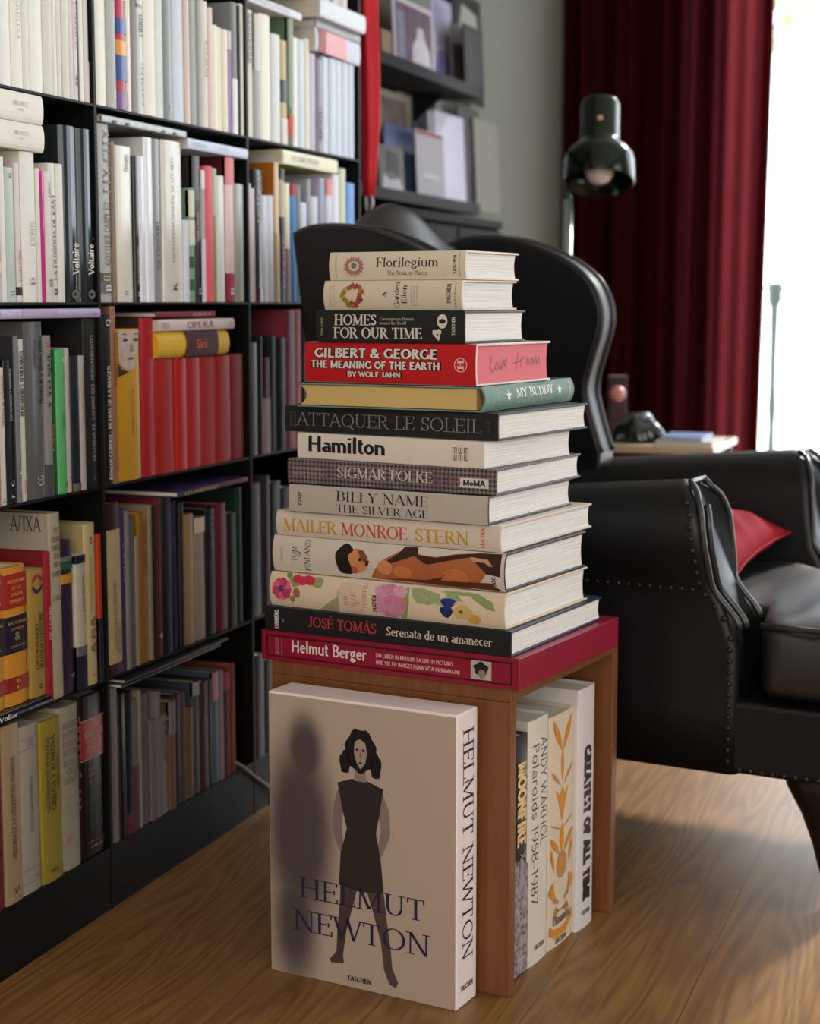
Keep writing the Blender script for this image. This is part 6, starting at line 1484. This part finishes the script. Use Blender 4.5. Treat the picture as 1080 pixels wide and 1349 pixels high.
# ------------------------------------------------------------------ wall shelves with photographs
SHG = pmat('1f2022', .75, .08, var=.05, name='dark_grey_shelf')
SHX = -1.405
WS = []
for zz, lab in ((on_x(503, 66, SHX).z, 'upper'), (on_x(503, 246, SHX).z, 'lower')):
    s = thing('wall_shelf', f'{lab} dark grey wall shelf holding photographs and cards, left wall', 'shelf', (XL + .0005, 3.86, zz), 0, 'wall shelves')
    Geo().box((0, -.54, -.028), (SHX - XL, .54, 0)).obj('board', SHG, s, bevel=.0015)
    for y in (-.4, .4): Geo().prism([(0, -.0282), (.12, -.0282), (0, -.12)], y - .004, y + .004, 'xzy').obj('bracket', SHG, s)
    WS.append(zz)
cs, co_ = 4.65, 480
def card(xl, xr, yt, shelf, lay, colr, label, inner=(), kind='photograph', border=None, mat_w=0.0):
    """a stiff photograph or card leaning on the shelf, parallel to the wall; lay = distance in front of the wall"""
    x = XL + lay; u0, u1, v = co_ + xl / cs, co_ + xr / cs, yt / cs
    a, b = on_x(u0, v + 30, x), on_x(u1, v + 30, x); zt = on_x((u0 + u1) / 2, v, x).z; z0 = WS[shelf] + .0004
    h = zt - z0; w = b.y - a.y
    o = thing(kind, label, 'photo' if kind != 'card' else 'card', (x, a.y, z0), 0, 'photographs and cards on the wall shelves')
    lean = .05
    bd = Geo().prism([(0, 0), (.004, 0), (.004 - lean * h, h), (-lean * h, h)], 0, w, 'xzy').obj('frame' if border else 'sheet', pmat(border or colr, .75, .1, var=.05), o)
    nm = Vector((1, 0, lean)).normalized()
    sf_ = lambda p: Vector((.004 - lean * p.z, p.y, p.z))
    if border: flat_shape(o, [(w * mat_w, h * .08), (w * (1 - mat_w), h * .08), (w * (1 - mat_w), h * .93), (w * mat_w, h * .93)], pmat(colr, .7, .1, var=.5, scale=25), (0, 0, 0), (0, 1, 0), (0, 0, 1), nm, name='picture', surf=sf_)
    for pts, c2 in inner: flat_shape(o, [(w * px, h * py) for px, py in pts], pmat(c2, .7, .1, var=.3, scale=40), (0, 0, 0), (0, 1, 0), (0, 0, 1), nm, name='picture', surf=sf_, lift=.001)
    return o
card(85, 175, -40, 0, .05, '3c3a2c', 'dark olive photograph at the near end of the upper wall shelf', [([(.1, .1), (.9, .1), (.9, .9), (.1, .9)], '4c4836')])
card(100, 162, 185, 0, .13, '7c6856', 'small tan card at the near end of the upper wall shelf', kind='card')
card(178, 425, 15, 0, .12, '574450', 'white bordered mauve photograph of a seated figure in white, upper wall shelf', [([(.08, .12), (.26, .12), (.26, .8), (.08, .8)], '6c6c80'), ([(.42, .12), (.9, .12), (.86, .35), (.76, .5), (.72, .66), (.58, .66), (.55, .5), (.44, .35)], 'a5a2aa')], border='a9a6b0', mat_w=.05)
card(415, 545, -8, 0, .09, '8e8ea4', 'bluish white portrait photograph, upper wall shelf', [([(.1, .05), (.9, .05), (.75, .35), (.6, .42), (.3, .4)], '6e6a96'), ([(.25, .45), (.55, .45), (.6, .9), (.2, .95), (.1, .75)], '7c7a94')])
card(540, 612, 150, 0, .115, '554e51', 'small mauve grey card before a dark frame, upper wall shelf', kind='card')
card(560, 730, -30, 0, .035, '2c2c2c', 'black and white group photograph, far end of the upper wall shelf', [([(.1, .55), (.5, .5), (.9, .6), (.8, .85), (.3, .9)], '8c8c88'), ([(.3, .1), (.6, .1), (.55, .4), (.35, .4)], '55554f')])
card(612, 728, 165, 0, .15, '1f2020', 'dark framed picture at the far end of the upper wall shelf', border='1c1c1e', mat_w=.12)
card(85, 300, 560, 1, .05, '5c5048', 'old brown photograph in a cream mount, lower wall shelf', border='8c897c', mat_w=.14)
card(225, 338, 530, 1, .035, '7e7c7e', 'plain greyish card behind a cream mounted photograph, lower wall shelf', kind='card')
card(300, 458, 488, 1, .02, '26262a', 'dark black and white photograph with a white standing figure, lower wall shelf', [([(.6, .35), (.85, .35), (.85, .75), (.65, .78)], '98989a'), ([(.1, .88), (.7, .86), (.7, .98), (.1, .98)], '848486')])
card(130, 335, 775, 1, .085, '4a5478', 'blue postcard with a yellow spot, lower wall shelf', [([(.55, .05), (.95, .05), (.95, .6), (.6, .6)], '7088c0'), ([(.68, .5), (.85, .5), (.85, .62), (.68, .62)], 'd0b070')], kind='card')
card(85, 240, 893, 1, .13, '4c4a4c', 'small dark photograph with white foreground, near end of the lower wall shelf', [([(.1, .02), (.95, .02), (.8, .3), (.4, .25), (.15, .38)], '84848c'), ([(.3, .45), (.8, .4), (.75, .85), (.35, .9)], '2c2a2c')])
card(318, 490, 808, 1, .125, '7c7c84', 'grey printed sheet with a dark red top edge, lower wall shelf', [([(.05, .94), (.95, .94), (.95, .99), (.05, .99)], '6a2c34'), ([(.2, .3), (.8, .3), (.8, .36), (.2, .36)], '90909a')], kind='card')
card(440, 620, 698, 1, .11, 'a9a8bc', 'tall white folded card, brightest on the lower wall shelf', kind='card')
card(590, 720, 660, 1, .05, '4c4c4c', 'mid grey photograph behind a white folded card, lower wall shelf', [([(.1, .4), (.5, .3), (.8, .6), (.4, .9)], '4e4e50')])
card(684, 828, 742, 1, .06, '807e7a', 'plain pale square card at the far end of the lower wall shelf', kind='card')
# hanging red fabric at the end of the bookcase
RC = pmat('c8202e', .55, .3, var=.12, scale=30, bump=.3, name='red_fabric')
ht = on_y(485, 0, 3.255)
red = thing('hanging_cloth', 'long narrow red fabric hanging down at the end of the bookcase', 'fabric', (ht.x, 3.255, 0))
g = Geo(); rings = []
zb_ = on_y(485, 258, 3.255).z
for i in range(26):
    q = i / 25; z = zb_ + (2.1 - zb_) * q
    r0 = .0115 + .011 * ss(0, .35, q) + .002 * math.sin(q * 14)
    sh = .004 * math.sin(q * 9)
    rings.append([((r0 * (1 + .16 * math.cos(5 * a + q * 3) + .08 * math.cos(9 * a + 1))) * math.cos(a) + sh, (r0 * (1 + .16 * math.cos(5 * a + q * 3))) * math.sin(a), z) for a in [2 * PI * j / 36 for j in range(36)]])
g.loft(rings).obj('cloth', RC, red, smooth=True)
Geo().tube([(0, 0, 2.08), (0, 0, 2.15), (-.1, .0, 2.2), (XL - red.location.x + .003, 0, 2.2)], .005, 8).obj('hook', pmat('2a2623', .4, .5), red, smooth=True)
for dx in (-.006, .006): Geo().tube([(dx, 0, zb_ + .004), (dx * 1.2, .002, zb_ - .014), (dx * .8, 0, zb_ - .03)], [.003, .0035, .0025], 8).obj('tassel', pmat('b9aec4', .3, .5, name='pale_tassel'), red, smooth=True)
# dark cabinet under the wall shelves
cab = thing('cabinet', 'dark low cabinet against the left wall below the wall shelves', 'cabinet', (XL + .002, 3.42, 0))
DKC = pmat('111214', .8, .06, var=.06, name='dark_cabinet')
ch = on_x(650, 291, -1.28).z; cw = on_x(658, 300, -1.28).y - 3.42
Geo().box((0, 0, .06), (.29, cw, ch - .02)).obj('body', DKC, cab, bevel=.002)
Geo().box((-.0, -.005, ch - .0195), (.30, cw + .005, ch)).obj('top', DKC, cab, bevel=.002)
Geo().box((.02, .02, 0), (.27, cw - .02, .0595)).obj('plinth', DKC, cab)
for k in range(2):
    d = Geo().box((.2902, .01 + k * cw / 2, .08), (.306, cw / 2 - .004 + k * (cw / 2 - .008), ch - .03)).obj('door', DKC, cab, bevel=.0015)
    Geo().tube([(.314, cw / 2 + (-.03 if k == 0 else .03), ch * .5), (.314, cw / 2 + (-.03 if k == 0 else .03), ch * .5 + .1)], .004, 8).obj('handle', STEEL, d, smooth=True)
# thin cable against the plinth
ca, cb = on_x(318, 1009, XF + .004), on_x(353, 1036, XF + .004)
c0 = thing('cable', 'thin pale cable running down the bookcase plinth behind the boxed book', 'cable', (XF + .004, ca.y, 0))
Geo().tube([(-.002, -.02, ca.z + .012), (0, 0, ca.z), (.0, (cb.y - ca.y) * .5, (ca.z + cb.z) / 2 - .001), (0, cb.y - ca.y, cb.z), (.004, cb.y - ca.y + .05, .004), (.03, cb.y - ca.y + .1, .004)], .003, 8).obj('cord', pmat('8d7a7c', .5, .4), c0, smooth=True)

# ------------------------------------------------------------------ one mesh for all the print, one for all the lettering of a thing
def join_named(root, test, name):
    ch = [c for c in root.children if c.type == 'MESH' and test(c.name)]
    if not ch: return
    V = []; F = []; MI = []; mats = []
    for c in ch:
        n = len(V); V += [v.co[:] for v in c.data.vertices]
        m = c.data.materials[0]
        if m not in mats: mats.append(m)
        for p in c.data.polygons: F.append([i + n for i in p.vertices]); MI.append(mats.index(m))
    me = bpy.data.meshes.new(name); me.from_pydata(V, [], F)
    for m in mats: me.materials.append(m)
    me.polygons.foreach_set('material_index', MI); me.update()
    o = bpy.data.objects.new(name, me); col.objects.link(o); o.parent = root
    for c in ch: bpy.data.objects.remove(c)
for root in [o for o in col.objects if o.parent is None and o.get('label')]:
    join_named(root, lambda n: n.startswith('printed_') or n.startswith('cover_picture') or n.split('.')[0] == 'picture', 'printed_picture')
    body = [c for c in root.children if c.name.split('.')[0] in ('cover', 'slipcase')]
    if body:
        for c in list(root.children):
            if c.name.split('.')[0] in ('lettering', 'printed_picture', 'spine_label'): c.parent = body[0]
    if root.name.startswith('book') and root.type == 'EMPTY':
        for w in ('magazine', 'binder', 'folder', 'booklet'):
            if w in root['label'].split(): root.name = w; root['category'] = w
